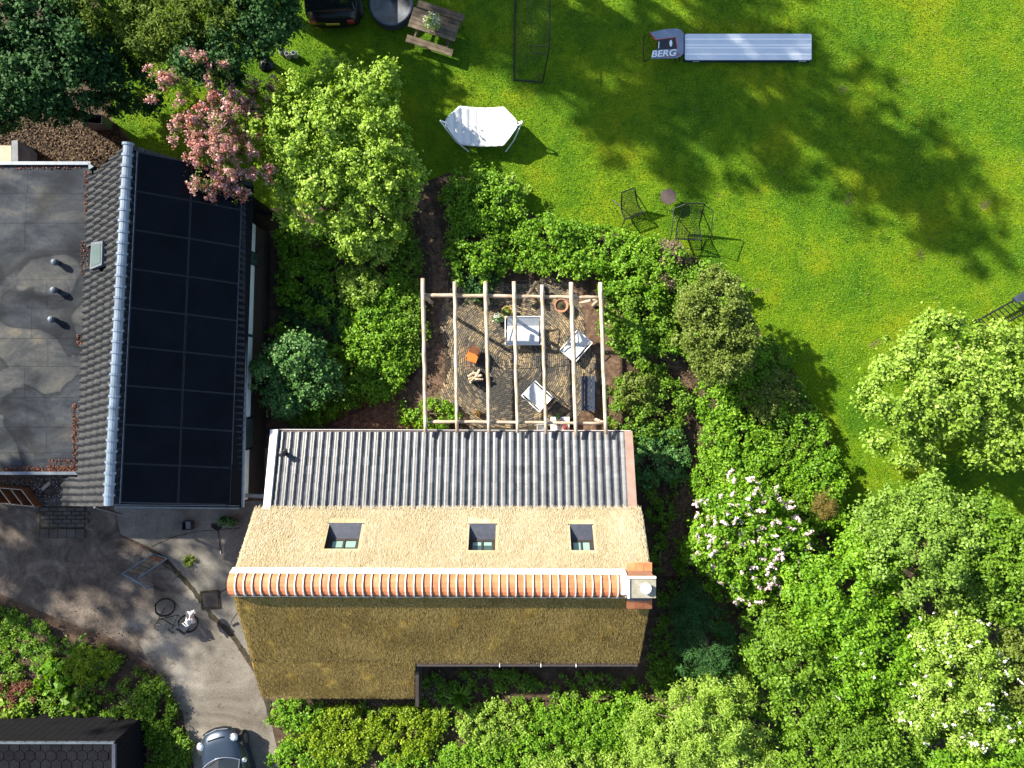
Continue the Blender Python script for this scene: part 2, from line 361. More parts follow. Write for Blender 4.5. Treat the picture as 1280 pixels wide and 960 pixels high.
mat('car_black', [(0.006, 0.006, 0.008), (0.009, 0.009, 0.012)], 2, 0.3, spec=0.4)
mat('chrome', [(0.7, 0.7, 0.7), (0.8, 0.8, 0.8)], 2, 0.12, metal=0.9)
mat('rubber', [(0.012, 0.012, 0.012), (0.02, 0.02, 0.02)], 8, 0.85)
mat('lamp_clear', [(0.6, 0.63, 0.66), (0.75, 0.78, 0.8)], 3, 0.1)
mat('lamp_red', [(0.22, 0.012, 0.012), (0.32, 0.02, 0.02)], 3, 0.2)
mat('plate_yellow', [(0.52, 0.34, 0.04), (0.6, 0.40, 0.06)], 3, 0.5)
mat('grey_plastic', [(0.20, 0.21, 0.21), (0.32, 0.33, 0.33)], 6, 0.5)
leaf_mat('grass_blade', [(0.048, 0.138, 0.004), (0.122, 0.238, 0.004), (0.24, 0.305, 0.008)], 0.25, 0.6)
leaf_mat('litter', [(0.022, 0.014, 0.009), (0.065, 0.04, 0.022), (0.17, 0.115, 0.062)], 0.05, 0.8)
leaf_mat('rust_litter', [(0.04, 0.013, 0.008), (0.11, 0.034, 0.018), (0.20, 0.085, 0.048)], 0.05, 0.8)
leaf_mat('pebbles', [(0.05, 0.05, 0.05), (0.16, 0.15, 0.145), (0.42, 0.42, 0.42)], 0.0, 0.7)
leaf_mat('reed', [(0.31, 0.225, 0.105), (0.41, 0.335, 0.205), (0.50, 0.445, 0.335)], 0.0, 0.8)
leaf_mat('reed_brown', [(0.085, 0.052, 0.014), (0.25, 0.165, 0.04), (0.47, 0.34, 0.115)], 0.0, 0.8)
L = {}
def pal(name, a, b, c, trans=0.4): leaf_mat('leaf_' + name, [a, b, c], trans, 0.75 if name in ('dark', 'conifer') else 0.5); L[name] = 'leaf_' + name
pal('lime', (0.12, 0.22, 0.014), (0.25, 0.40, 0.04), (0.42, 0.55, 0.12))
pal('lime_bright', (0.17, 0.30, 0.016), (0.31, 0.48, 0.045), (0.48, 0.62, 0.13), 0.42)
pal('fresh', (0.065, 0.175, 0.006), (0.155, 0.33, 0.012), (0.27, 0.455, 0.03))
pal('mid', (0.06, 0.14, 0.007), (0.135, 0.265, 0.014), (0.23, 0.375, 0.035))
pal('dark', (0.014, 0.05, 0.009), (0.028, 0.09, 0.016), (0.05, 0.135, 0.03), 0.2)
pal('blue', (0.04, 0.115, 0.025), (0.085, 0.21, 0.045), (0.17, 0.32, 0.09), 0.3)
pal('olive', (0.085, 0.13, 0.012), (0.16, 0.225, 0.028), (0.28, 0.34, 0.085))
pal('yellow', (0.10, 0.18, 0.005), (0.20, 0.31, 0.008), (0.34, 0.43, 0.015))
pal('brown', (0.12, 0.085, 0.02), (0.20, 0.16, 0.035), (0.26, 0.22, 0.06))
pal('dry', (0.15, 0.11, 0.07), (0.26, 0.20, 0.13), (0.36, 0.30, 0.20))
pal('conifer', (0.045, 0.085, 0.005), (0.085, 0.145, 0.008), (0.16, 0.215, 0.012), 0.3)  # leaf tones darkened to stand in for the shade over this tree
pal('sage', (0.09, 0.18, 0.014), (0.18, 0.315, 0.034), (0.30, 0.44, 0.085), 0.38)
pal('pink', (0.36, 0.155, 0.13), (0.52, 0.26, 0.26), (0.66, 0.42, 0.42), 0.25)
pal('coral', (0.42, 0.10, 0.06), (0.55, 0.17, 0.12), (0.62, 0.27, 0.2), 0.25)
pal('lilac', (0.56, 0.38, 0.40), (0.74, 0.58, 0.60), (0.85, 0.76, 0.77), 0.15)
pal('white', (0.66, 0.66, 0.56), (0.78, 0.78, 0.70), (0.85, 0.85, 0.80), 0.15)
pal('red', (0.20, 0.03, 0.03), (0.35, 0.07, 0.05), (0.45, 0.14, 0.10), 0.2)

# ------------------------------------------------------------------ ground
me = bpy.data.meshes.new('ground'); s = 600
me.from_pydata([(-s, -s, 0), (s, -s, 0), (s, s, 0), (-s, s, 0)], [], [(0, 1, 2, 3)]); me.materials.append(MATS['soil'])
tag(link('ground', me), 'dark brown bark and soil ground under the garden beds', None, None, 'structure')
LAWN = [(140, 150), (90, -400), (640, -1500), (4200, -1500), (4200, 760), (1280, 700), (1180, 660), (1060, 690), (1030, 660), (1055, 620), (1045, 570), (1018, 510),
        (985, 455), (945, 410), (925, 350), (850, 312), (760, 290), (662, 268), (640, 228), (560, 216), (520, 232), (330, 262), (200, 215)]
sheet('lawn', 'lawn', LAWN, 0.004, 'mown green lawn with yellow sunlit and mossy patches')
sheet('driveway', 'driveway', [(-400, 600), (-400, 730), (0, 742), (70, 772), (140, 798), (195, 838), (228, 890), (243, 960), (255, 1500), (400, 1500), (352, 960), (338, 900), (318, 842), (291, 800), (262, 770),
      (240, 738), (205, 700), (185, 688), (150, 670), (140, 630), (80, 625), (0, 618)], 0.004, 'worn grey and brown asphalt driveway curving past the cottage')
APRON = [(140, 626), (151, 668), (187, 684), (208, 697), (243, 735), (266, 768), (296, 797), (324, 838), (372, 838), (372, 700), (352, 626), (340, 560), (330, 560), (330, 626)]
sheet('concrete_apron', 'concrete', APRON, 0.02, 'cracked pale concrete apron beside the cottage wall')
# dirt filled joints of the concrete
def ribbon(mb, pts, w, z):
    q = [P(*p, z) for p in pts]; fine = []
    for i in range(len(q) - 1):
        k = max(2, int((q[i + 1] - q[i]).length / 0.12))
        for j in range(k): fine.append(q[i].lerp(q[i + 1], j / k) + Vector((random.uniform(-1, 1), random.uniform(-1, 1), 0)) * w * 0.45)
    fine.append(q[-1]); L_, R_ = [], []
    for i, p in enumerate(fine):
        d = (fine[min(i + 1, len(fine) - 1)] - fine[max(i - 1, 0)]).normalized(); n = Vector((-d.y, d.x, 0))
        L_.append(p - n * w * random.uniform(0.35, 1.4)); R_.append(p + n * w * random.uniform(0.35, 1.4))
    k = len(fine); mb.add(L_ + R_, [(i, i + 1, k + i + 1, k + i) for i in range(k - 1)])
mb = MB()
ribbon(mb, [(186, 686), (206, 700), (222, 716), (241, 737), (252, 752), (264, 769), (280, 784), (294, 800), (310, 820), (322, 842), (333, 874), (340, 905)], 0.085, 0.024)
mb.build('driveway_joint', 'dirt_joint'); tag(bpy.data.objects['driveway_joint'], 'dark weedy joint between asphalt driveway and concrete apron', None, None, 'structure')
mb = MB(); ribbon(mb, [(275, 741), (289, 732)], 0.02, 0.026); ribbon(mb, [(190, 683), (215, 672), (248, 664), (300, 660)], 0.018, 0.026); ribbon(mb, [(200, 702), (222, 720), (215, 726)], 0.015, 0.026)
ribbon(mb, [(284, 792), (290, 775), (300, 762)], 0.012, 0.026)
tag(mb.build('concrete_crack', 'dirt_joint'), 'thin dark cracks running across the pale concrete apron', None, None, 'structure')
# terrace: sunk mulch disc and rings of bricks
PC = P(640, 452)
sheet('terrace_base', 'bark_mulch', [(536, 402), (561, 390), (566, 376), (600, 368), (640, 350), (690, 350), (740, 370), (772, 410), (776, 470), (770, 545), (440, 543), (415, 530), (470, 505), (512, 482), (532, 450)], 0.006, 'brown mulch floor around the terrace')
sheet('mulch_path', 'bark_mulch', [(510, 226), (523, 220), (541, 255), (553, 295), (559, 340), (562, 388), (558, 404), (536, 408), (540, 380), (541, 340), (534, 300), (522, 260)], 0.009, 'narrow brown mulch path leading from the lawn to the terrace')
sheet('mulch_path', 'bark_mulch', [(768, 448), (800, 456), (830, 452), (848, 470), (864, 500), (874, 530), (873, 560), (864, 590), (840, 630), (826, 660), (822, 720), (850, 720), (856, 660), (872, 615), (884, 575), (884, 530), (872, 495), (856, 462), (834, 440), (770, 432)], 0.009, 'narrow brown mulch path winding through the east bed')
leaf_mat('terrace_brick', [(0.055, 0.054, 0.05), (0.15, 0.125, 0.09), (0.29, 0.215, 0.12), (0.42, 0.325, 0.19)], 0.0, 0.85)
BV = []; BT = []; r = 0.10
while r < 3.75:
    n = max(4, int(2 * math.pi * r / 0.215)); off = random.random()
    for k in range(n):
        t = (k + off) / n * 2 * math.pi; cx_, cy_ = PC.x + r * math.cos(t), PC.y + r * math.sin(t)
        if cy_ < P(0, 534).y or cx_ < P(556, 0).x + 0.25 * math.sin(cy_ * 2): continue
        if r > 2.6 and (math.sin(t * 5) * 0.35 + r > 3.35): continue
        if random.random() < 0.01: continue
        d = np.array([-math.sin(t), math.cos(t), 0]); nn = np.array([math.cos(t), math.sin(t), 0]); z = 0.03 + random.uniform(-0.008, 0.010)
        l, w_ = 0.098 + random.uniform(-0.006, 0.003), 0.027 + random.uniform(-0.003, 0.002); c0 = np.array([cx_, cy_, 0])
        q = [c0 - d * l - nn * w_ + [0, 0, z], c0 + d * l - nn * w_ + [0, 0, z], c0 + d * l + nn * w_ + [0, 0, z], c0 - d * l + nn * w_ + [0, 0, z]]
        lo = [p - [0, 0, z] for p in q]; BV += q
        for i in range(4): BV += [q[i], lo[i], lo[(i + 1) % 4], q[(i + 1) % 4]]
        tv = 0.40 + 0.42 * field(np.array([cx_]), np.array([cy_]), 1.3, 21)[0] + 0.3 * field(np.array([cx_]), np.array([cy_]), 4.5, 22)[0] + random.gauss(0, 0.17)
        tv -= 0.30 * math.exp(-((math.hypot(cx_ - PC.x, cy_ - PC.y) - 1.25) / 0.4) ** 2)
        BT += [min(1, max(0, tv))] * 5
    r += 0.074
tag(link('terrace_bricks', fast_mesh('terrace_bricks', np.array(BV), 4, 'terrace_brick', np.array(BT))), 'narrow grey and tan bricks laid in rings on the terrace', 'paving', None, 'stuff')
sheet('terrace_bed', 'dirt_joint', [(556, 380), (600, 372), (640, 352), (690, 352), (716, 380), (730, 420), (732, 460), (724, 515), (716, 545), (560, 545), (556, 470)], 0.010, 'dark joint sand under the terrace bricks')

# ------------------------------------------------------------------ tiles
def pantile_mesh(name, m, amp=0.035, lap=1.13, thick=0.022):
    prof = [(0.0, 0.0), (0.14, -0.55), (0.34, -0.75), (0.52, -0.2), (0.68, 0.75), (0.84, 1.0), (1.0, 0.25)]
    vs = []; k = len(prof)
    for v, dz in ((-0.06, thick), (lap - 0.06, 0.0)):
        for u, h in prof: vs.append((u * 1.03, v, h * amp + dz))
    for u, h in prof: vs.append((u * 1.03, -0.06, h * amp - 0.012))
    fs = [(i, i + 1, k + i + 1, k + i) for i in range(k - 1)] + [(2 * k + i, 2 * k + i + 1, i + 1, i) for i in range(k - 1)]
    me = bpy.data.meshes.new(name); me.from_pydata(vs, [], fs); me.materials.append(MATS[m]); return me
def tile_field(parent, A, B, C, D, nu, nv, me, name, limit, joinname, m, jit=0.004, skip=None):
    """A,B eave ends, D,C ridge ends (world). Tiles past the limit are joined in one part."""
    o0 = world_loc(parent); rest = MB(); cnt = 0; L4 = [(v.co.copy()) for v in me.vertices]; fs = [tuple(p.vertices) for p in me.polygons]
    cells = [(i, j) for j in range(nv) for i in range(nu)]
    for (i, j) in cells:
        s0, s1, t0, t1 = i / nu, (i + 1) / nu, j / nv, (j + 1) / nv
        Q = lambda s, t: (A * (1 - s) + B * s) * (1 - t) + (D * (1 - s) + C * s) * t
        p, u, v = Q(s0, t0), Q(s1, t0) - Q(s0, t0), Q(s0, t1) - Q(s0, t0); n = u.cross(v).normalized(); n = n if n.z > 0 else -n
        if skip and skip(Q((s0 + s1) / 2, (t0 + t1) / 2)): continue
        p = p + n * random.uniform(0, jit * 2)
        M = Matrix(((u.x, v.x, n.x, p.x - o0.x), (u.y, v.y, n.y, p.y - o0.y), (u.z, v.z, n.z, p.z - o0.z), (0, 0, 0, 1)))
        if cnt < limit:
            o = bpy.data.objects.new(name, me); COL.objects.link(o); o.parent = parent; o.matrix_local = M; cnt += 1
        else:
            rest.add([M @ q + o0 for q in L4], fs)
    if rest.v: rest.build(joinname, m, parent, kind='stuff')

# ------------------------------------------------------------------ thatched cottage
cot = thing('thatched_cottage', 'thatched cottage with orange ridge tiles, square chimney and grey tiled lean-to', 'house', P(560, 700))
ZR, ZN, ZS, ZS2 = 5.35, 3.25, 2.7, 1.4
RL, RR = P(286, 731, ZR), P(818, 733, ZR)
NL, NR = P(317, 634, ZN), P(803, 634, ZN)
SL, SR = P(313, 828, ZS), P(800, 828, ZS); SM = P(519, 828, ZS)
S2L, S2R = P(326, 872, ZS2), P(519, 872, ZS2)
def slope(name, m, A, B, C, D, us, vs, holes=(), thick=0.28, seed=1, amp=0.045, bow=0.0, skirts='lrb'):
    """A,B upper ends; D,C lower ends. us,vs cell lines; holes in (u0,u1,v0,v1)"""
    n = ((B - A).cross(D - A)).normalized(); n = n if n.z > 0 else -n
    mb = MB(); nu, nv = len(us), len(vs)
    X = np.array([[list((A * (1 - u) + B * u) * (1 - v) + (D * (1 - u) + C * u) * v) for u in us] for v in vs])
    hgt = amp * field(X[..., 0], X[..., 1], 3.1, seed) + amp * 0.6 * field(X[..., 0], X[..., 1], 9.0, seed + 1) + RNG.normal(0, amp * 0.06, X.shape[:2])
    for j, v in enumerate(vs):
        for i, u in enumerate(us):
            e = min(u, 1 - u) / 0.02; hgt[j, i] -= 0.09 * max(0, 1 - e) ** 2
            hgt[j, i] -= 0.10 * max(0, (v - 0.95) / 0.05) ** 2
            for h in holes:
                if h[0] - 1e-6 <= u <= h[1] + 1e-6 and h[2] - 1e-6 <= v <= h[3] + 1e-6: hgt[j, i] = 0.0
    X = X + hgt[..., None] * np.array(n); idx = lambda j, i: j * nu + i
    fs = []
    for j in range(nv - 1):
        for i in range(nu - 1):
            um, vm = (us[i] + us[i + 1]) / 2, (vs[j] + vs[j + 1]) / 2
            if any(h[0] < um < h[1] and h[2] < vm < h[3] for h in holes): continue
            fs.append((idx(j, i), idx(j, i + 1), idx(j + 1, i + 1), idx(j + 1, i)))
    mb.add([Vector(p) for p in X.reshape(-1, 3)], fs)
    dn = -n * thick
    def skirt(line, d=dn):
        b = [Vector(X[j, i]) for j, i in line]; k = len(b)
        mb.add(b + [q + d for q in b], [(i, i + 1, k + i + 1, k + i) for i in range(k - 1)])
    if 'l' in skirts: skirt([(j, 0) for j in range(nv)])
    if 'r' in skirts: skirt([(j, nu - 1) for j in range(nv)])
    if 'b' in skirts: skirt([(nv - 1, i) for i in range(nu)])
    mb.add([A + dn, B + dn, C + dn, D + dn], [(0, 1, 2, 3)])
    return mb.build(name, m, cot, smooth=False), n
def lines(a, b, k, extra=()):
    return sorted(set([round(x, 5) for x in np.linspace(a, b, k)] + [round(e, 5) for e in extra]))
# three recessed skylights in the sunny slope
def n_uv(px, py):
    n = (RR - RL).cross(NL - RL).normalized(); q = PP(px, py, RL, n)
    # bilinear inverse (slope is nearly a trapezoid)
    v = (q - RL).dot((NL - RL).normalized()) / (NL - RL).length
    for _ in range(4):
        a = RL * (1 - v) + NL * v; b = RR * (1 - v) + NR * v; u = (q - a).dot((b - a)) / (b - a).length_squared
        c0 = RL * (1 - u) + RR * u; c1 = NL * (1 - u) + NR * u; v = (q - c0).dot(c1 - c0) / (c1 - c0).length_squared
    return u, v
WIN = [((412, 686), (447, 654)), ((587, 688), (619, 655)), ((712, 688), (743, 656))]
holes = []
for (a, b) in WIN:
    u0, v1 = n_uv(a[0], b[1]); u1, v0 = n_uv(b[0], a[1]); holes.append((round(u0, 5), round(u1, 5), round(v0, 5), round(v1, 5)))
us = lines(0, 1, 180, [h[k] for h in holes for k in (0, 1)]); vs = lines(0, 1, 34, [h[k] for h in holes for k in (2, 3)])
slope('thatch_slope', 'thatch_pale', RL, RR, NR, NL, us, vs, holes, seed=3, amp=0.012, thick=0.3)
tN = bpy.data.objects['thatch_slope']; tN['label'] = 'pale straw coloured sunlit thatch'
NN = (RR - RL).cross(NL - RL).normalized(); NN = NN if NN.z > 0 else -NN
tS, NS = slope('thatch_slope', 'thatch_brown', RL, RR, SR, SL, lines(0, 1, 180), lines(0, 1, 44), seed=9, amp=0.026, skirts='lrb')
tS['label'] = 'brown thatch on the dim slope'
tL, _ = slope('thatch_slope', 'thatch_brown', SL, SM, S2R, S2L, lines(0, 1, 70), lines(0, 1, 24), seed=15, amp=0.026, skirts='lrb')
tL['label'] = 'brown thatch running lower over the entrance'
# loose reeds lying on the slopes
def reeds(A, B, C, D, n_, k, m, par, holes=(), seed=1):
    u, v = RNG.uniform(0.004, 0.996, k), RNG.uniform(0.02, 0.995, k); ok = np.ones(k, bool)
    for h in holes: ok &= ~((u > h[0] - 0.006) & (u < h[1] + 0.006) & (v > h[2] - 0.05) & (v < h[3] + 0.06))
    u, v = u[ok][:, None], v[ok][:, None]; A, B, C, D, n_ = [np.array(q) for q in (A, B, C, D, n_)]
    p = (A * (1 - u) + B * u) * (1 - v) + (D * (1 - u) + C * u) * v; N = len(p)
    d = (D - A) / np.linalg.norm(D - A); e = (B - A) / np.linalg.norm(B - A)
    swirl = field(p[:, 0], p[:, 1], 1.2, seed) * 0.5
    t = unit(d + e * (RNG.normal(0, 0.3, (N, 1)) + swirl[:, None]) + n_ * RNG.uniform(0.0, 0.12, (N, 1)))
    l = RNG.uniform(0.05, 0.13, (N, 1)); wd = RNG.uniform(0.003, 0.007, (N, 1)); s = np.cross(t, n_)
    p = p + n_ * RNG.uniform(0.0, 0.02, (N, 1)); V = np.empty((N, 4, 3))
    V[:, 0] = p - s * wd; V[:, 1] = p + s * wd; V[:, 2] = p + t * l + s * wd * 0.7; V[:, 3] = p + t * l - s * wd * 0.7
    x_, y_ = p[:, 0], p[:, 1]; lo_ = 0.10 if m == 'reed' else 0.16; tn = 0.5 + lo_ * field(x_ * 0.5, y_ * 1.4, 2.2, seed + 31) + lo_ * field(x_ * 0.8 - 0.6 * y_, y_ * 0.5, 6.0, seed + 32) + RNG.normal(0, 0.26, N)
    V -= np.array(world_loc(par)); o = link('loose_reeds', fast_mesh('loose_reeds', V.reshape(-1, 3), 4, m, np.clip(tn, 0, 1)), par); o['kind'] = 'stuff'
reeds(RL, RR, NR, NL, NN, 50000, 'reed', cot, holes, 4); reeds(RL, RR, SR, SL, NS, 80000, 'reed_brown', cot, (), 5)
reeds(SL, SM, S2R, S2L, _, 20000, 'reed_brown', cot, (), 6)
# skylights
for (u0, u1, v0, v1) in holes:
    Q = lambda u, v, d: (RL * (1 - u) + RR * u) * (1 - v) + (NL * (1 - u) + NR * u) * v - NN * d
    vm = v0 + (v1 - v0) * 0.56; dp = 0.30
    fr = MB()
    a, b, c, d = Q(u0, v0, 0), Q(u1, v0, 0), Q(u1, v1, 0), Q(u0, v1, 0)
    a2, b2 = Q(u0, v0, dp), Q(u1, v0, dp); m1, m2 = Q(u0, vm, dp), Q(u1, vm, dp)
    fr.add([a, b, b2, a2], [(0, 1, 2, 3)]); fr.add([a, a2, m1, d], [(0, 1, 2, 3)]); fr.add([b, c, m2, b2], [(0, 1, 2, 3)])
    wroot = fr.build('roof_window', 'dark_wood', cot)
    mb = MB(); du = (u1 - u0) * 0.02
    mb.prism([Q(u0 - du * 3, v1, -0.02), Q(u1 + du * 3, v1, -0.02), Q(u1, vm, dp - 0.02), Q(u0, vm, dp - 0.02)], NN * -0.03); mb.build('sill', 'lead', wroot)
    mb = MB(); dv = (vm - v0); iu = (u1 - u0)
    for (x0, x1, y0, y1) in ((0.0, 0.13, 0, 1), (0.87, 1.0, 0, 1), (0.13, 0.87, 0.86, 1.0), (0.13, 0.87, 0.0, 0.10), (0.475, 0.525, 0.10, 0.86)):
        q = [Q(u0 + iu * x, v0 + dv * y, dp - 0.05) for x, y in ((x0, y0), (x1, y0), (x1, y1), (x0, y1))]; mb.prism(q, NN * -0.05)
    mb.build('frame', 'dark_wood', wroot)
    for x0, x1 in ((0.13, 0.475), (0.525, 0.87)):
        MB().add([Q(u0 + iu * x, v0 + dv * y, dp - 0.015) for x, y in ((x0, 0.10), (x1, 0.10), (x1, 0.86), (x0, 0.86))], [(0, 1, 2, 3)]).build('pane', 'window_glass', wroot)
        k = 0.42 if u0 < 0.3 else (0.62 if u0 < 0.7 else 0.12)
        MB().add([Q(u0 + iu * x, v0 + dv * y, dp - 0.019) for x, y in ((x0 + 0.02, k), (x1 - 0.02, k), (x1 - 0.02, 0.85), (x0 + 0.02, 0.85))], [(0, 1, 2, 3)]).build('blind', 'blind', wroot)
# ridge: half round tiles with white mortar
ru = (RR - RL).normalized(); rs = Vector((-ru.y, ru.x, 0)); rn = Vector((0, 0, 1))
ridge_len = (P(783, 733, ZR) - RL).length; NT = 47; step = ridge_len / NT
def arch(c0, c1, r0, r1, h0, h1, n=8, a0=0.0):
    vs = []
    for c, r, h in ((c0, r0, h0), (c1, r1, h1)):
        for k in range(n + 1):
            t = math.pi * (k / n); vs.append(c + rs * (-math.cos(t) * r) + rn * (math.sin(t) * h))
    fs = [(k, k + 1, n + 2 + k, n + 1 + k) for k in range(n)]; fs.append(tuple(range(n, -1, -1))); fs.append(tuple(range(n + 1, 2 * n + 2)))
    return vs, fs
base = RL - rn * 0.16
tile_me = None; mort_me = None; o0 = world_loc(cot)
for k in range(NT):
    c0 = base + ru * (step * k)
    if tile_me is None:
        vs, fs = arch(Vector((0, 0, 0)), ru * (step * 0.93), 0.355, 0.392, 0.31, 0.35)
        tile_me = bpy.data.meshes.new('ridge_tile'); tile_me.from_pydata(vs, [], fs); tile_me.materials.append(MATS['terracotta'])
        vs, fs = arch(ru * (step * 0.885), ru * (step * 1.01), 0.405, 0.405, 0.365, 0.365)
        mort_me = bpy.data.meshes.new('mortar_band'); mort_me.from_pydata(vs, [], fs); mort_me.materials.append(MATS['mortar'])
    o = link('ridge_tile', tile_me, cot, c0 - o0 + Vector((0, 0, random.uniform(-0.006, 0.006))))
    o.scale = (1, random.uniform(0.99, 1.01), random.uniform(0.985, 1.015))
    link('mortar_band', mort_me, cot, c0 - o0)
for sgn in (-1, 1):
    mb = MB(); k = 60
    for i in range(k):
        a, b = base + ru * (ridge_len * i / k), base + ru * (ridge_len * (i + 1) / k)
        wv = 0.465 + 0.006 * math.sin(i * 2.3)
        q = [a + rs * sgn * 0.36 + rn * 0.14, b + rs * sgn * 0.36 + rn * 0.14, b + rs * sgn * wv - rn * 0.16, a + rs * sgn * wv - rn * 0.16]
        mb.add(q, [(0, 1, 2, 3)])
    mb.build('mortar_edge', 'mortar', cot)
# chimney
ch0 = P(784, 720, 5.9); ch1 = P(819.5, 747, 5.9); cw, cd = ch1.x - ch0.x, ch0.y - ch1.y; cc = (ch0 + ch1) / 2
ch = MB().box((cc.x, cc.y, 5.2), (cw * 0.94, cd * 0.9, 1.3)).build('chimney', 'brick_wall', cot)
MB().box((cc.x, cc.y, 5.90), (cw, cd, 0.10)).build('cap', 'render_cap', ch)
MB().box((cc.x, ch0.y - 0.025, 5.97), (cw, 0.06, 0.05)).box((ch0.x + 0.03, cc.y - 0.03, 5.97), (0.07, cd - 0.06, 0.05)).build('cap_edge', 'mortar', ch)
pt = P(807, 735, 6.05); MB().lathe((pt.x, pt.y, 5.95), [(0.13, 0), (0.13, 0.14), (0.17, 0.14), (0.17, 0.17), (0.05, 0.2)], 14).build('pot', 'white_metal', ch)
MB().box((ch0.x - 0.05, cc.y, 5.42), (0.16, cd * 1.02, 0.34)).build('flashing', 'mortar', ch)
for sgn, y0, y1, nrm, A in ((1, 719, 703, NN, RL), (-1, 747, 761, NS, RL)):
    for k in range(3):
        x0, x1 = 783.5 + k * 10.6, 783.5 + (k + 1) * 10.6 - 0.3
        o = nrm * 0.16; q = [PP(x, y, A + o, nrm) for x, y in ((x0, y0), (x1, y0), (x1, y1), (x0, y1))]
        MB().prism(q, nrm * -0.05).build('chimney_tile', 'terracotta', ch)
    q = [PP(x, y, A + nrm * 0.19, nrm) for x, y in ((784, y0), (814, y0), (814, y0 - sgn * 4), (784, y0 - sgn * 4))]
    MB().prism(q, nrm * -0.04).build('flashing', 'lead', ch)
# walls
def wall(name, pts, z0, z1, m, parent, th=0.25):
    for (a, b) in pts:
        a, b = Vector(a), Vector(b); d = (b - a); n = Vector((-d.y, d.x, 0)).normalized()
        q = [a, b, b + n * th, a + n * th]; MB().prism([Vector((p.x, p.y, z1)) for p in q], (0, 0, z0 - z1)).build(name, m, parent)
wx0, wx1 = NL.x + 0.35, NR.x - 0.35; wy0, wy1 = SR.y + 0.45, NL.y - 0.4
wall('wall', [((wx0 + 4.2, wy0, 0), (wx1, wy0, 0)), ((wx1 - 0.0, wy0 + 0.3, 0), (wx1, wy1 - 0.3, 0)), ((wx0 + 0.25, wy1, 0), (wx0 + 0.25, S2L.y + 0.9, 0)), ((wx0 + 0.26, S2L.y + 0.6, 0), (S2R.x - 0.3, S2L.y + 0.6, 0))], 0, 1.62, 'brick_wall', cot)
wall('wall', [((wx0 + 4.2, wy0 + 0.003, 0), (wx1 - 0.003, wy0 + 0.003, 0))], 1.62, 2.3, 'brick_wall', cot)
for xw in (wx0 + 0.02, wx1 - 0.25):
    MB().prism([Vector((xw, wy0 + 0.5, 1.62)), Vector((xw, wy1 - 0.3, 1.62)), Vector((xw, wy1 - 0.3, 2.9)), Vector((xw, RL.y + 0.02, ZR - 0.55)), Vector((xw, wy0 + 0.5, 2.55))], (0.22, 0, 0)).build('gable', 'brick_wall', cot)
# eaves gutter on the dim side
MB().tube([P(521, 829.5, 2.55), P(797, 829.5, 2.55)], 0.075, 8).build('gutter', 'gutter_brown', cot)
g = MB(); ribz = 2.64
g.tube([P(521, 832.5, ribz), P(797, 832.5, ribz)], 0.012, 4); g.build('gutter_lip', 'grey_metal', cot)
for x in (624.5, 676, 720): MB().box(P(x, 830.5, 2.645), (0.025, 0.19, 0.02)).build('gutter_bracket', 'white_metal', cot)
MB().box(P(521, 850, 2.0) + Vector((0.04, 0.1, -0.2)), (0.12, 1.9, 0.9)).build('porch_cheek', 'dark_wood', cot)
# lean-to with pantiles
EA, EB = P(346, 541, 2.12), P(781.5, 541, 2.12); EC, ED = P(786, 637, 3.08), P(336, 637, 3.08)
ln = -(EB - EA).cross(ED - EA).normalized()
lean = MB().prism([q - ln * 0.06 for q in (EA, EB, EC, ED)], ln * -0.12).build('lean_to_roof', 'dark_wood', cot)
grey_tile = pantile_mesh('roof_tile', 'grey_tile', 0.037, 1.13, 0.04)
tile_field(lean, EA, EB, EC, ED, 44, 9, grey_tile, 'roof_tile', 300, 'roof_tiles', 'grey_tile')
def board(a0, a1, b0, b1, th, m, name, par):
    MB().prism([a0, a1, b1, b0], Vector((0, 0, -th))).build(name, m, par)
board(P(338, 537, 2.24), P(347, 537, 2.24), P(328.5, 637, 3.2), P(337.5, 637, 3.2), 0.28, 'white_paint', 'verge_board', lean)
board(P(781, 539, 2.24), P(790.5, 539, 2.24), P(785.5, 637, 3.2), P(796.5, 637, 3.2), 0.28, 'pink_paint', 'verge_board', lean)
MB().tube([P(341, 539.5, 2.02), P(790, 540.5, 2.02)], 0.07, 8).build('gutter', 'gutter_brown', lean)
MB().tube([P(341, 536.8, 2.09), P(788, 538.4, 2.09)], 0.012, 4).build('gutter_lip', 'white_paint', lean)
vp = PP(357, 566, EA, ln); v = MB().lathe(vp - Vector((0, 0, 0.15)), [(0.075, 0), (0.075, 0.50), (0.11, 0.5), (0.11, 0.60), (0.04, 0.64)], 12).build('vent_pipe', 'black_metal', lean)
MB().lathe(vp - Vector((0, 0, 0.06)), [(0.15, 0), (0.14, 0.07), (0.08, 0.12)], 12).build('flashing', 'black_metal', v)
wall('wall', [((EA.x + 0.1, EA.y - 0.35, 0), (EB.x - 0.1, EB.y - 0.35, 0))], 0, 1.93, 'brick_wall', cot, -0.25)
for x in (EA.x + 0.1, EB.x - 0.3):
    MB().prism([Vector((x, EA.y - 0.62, 0)), Vector((x, wy1 + 0.02, 0)), Vector((x, wy1 + 0.02, 2.85)), Vector((x, EA.y - 0.62, 2.05))], (0.2, 0, 0)).build('gable', 'white_paint', cot)

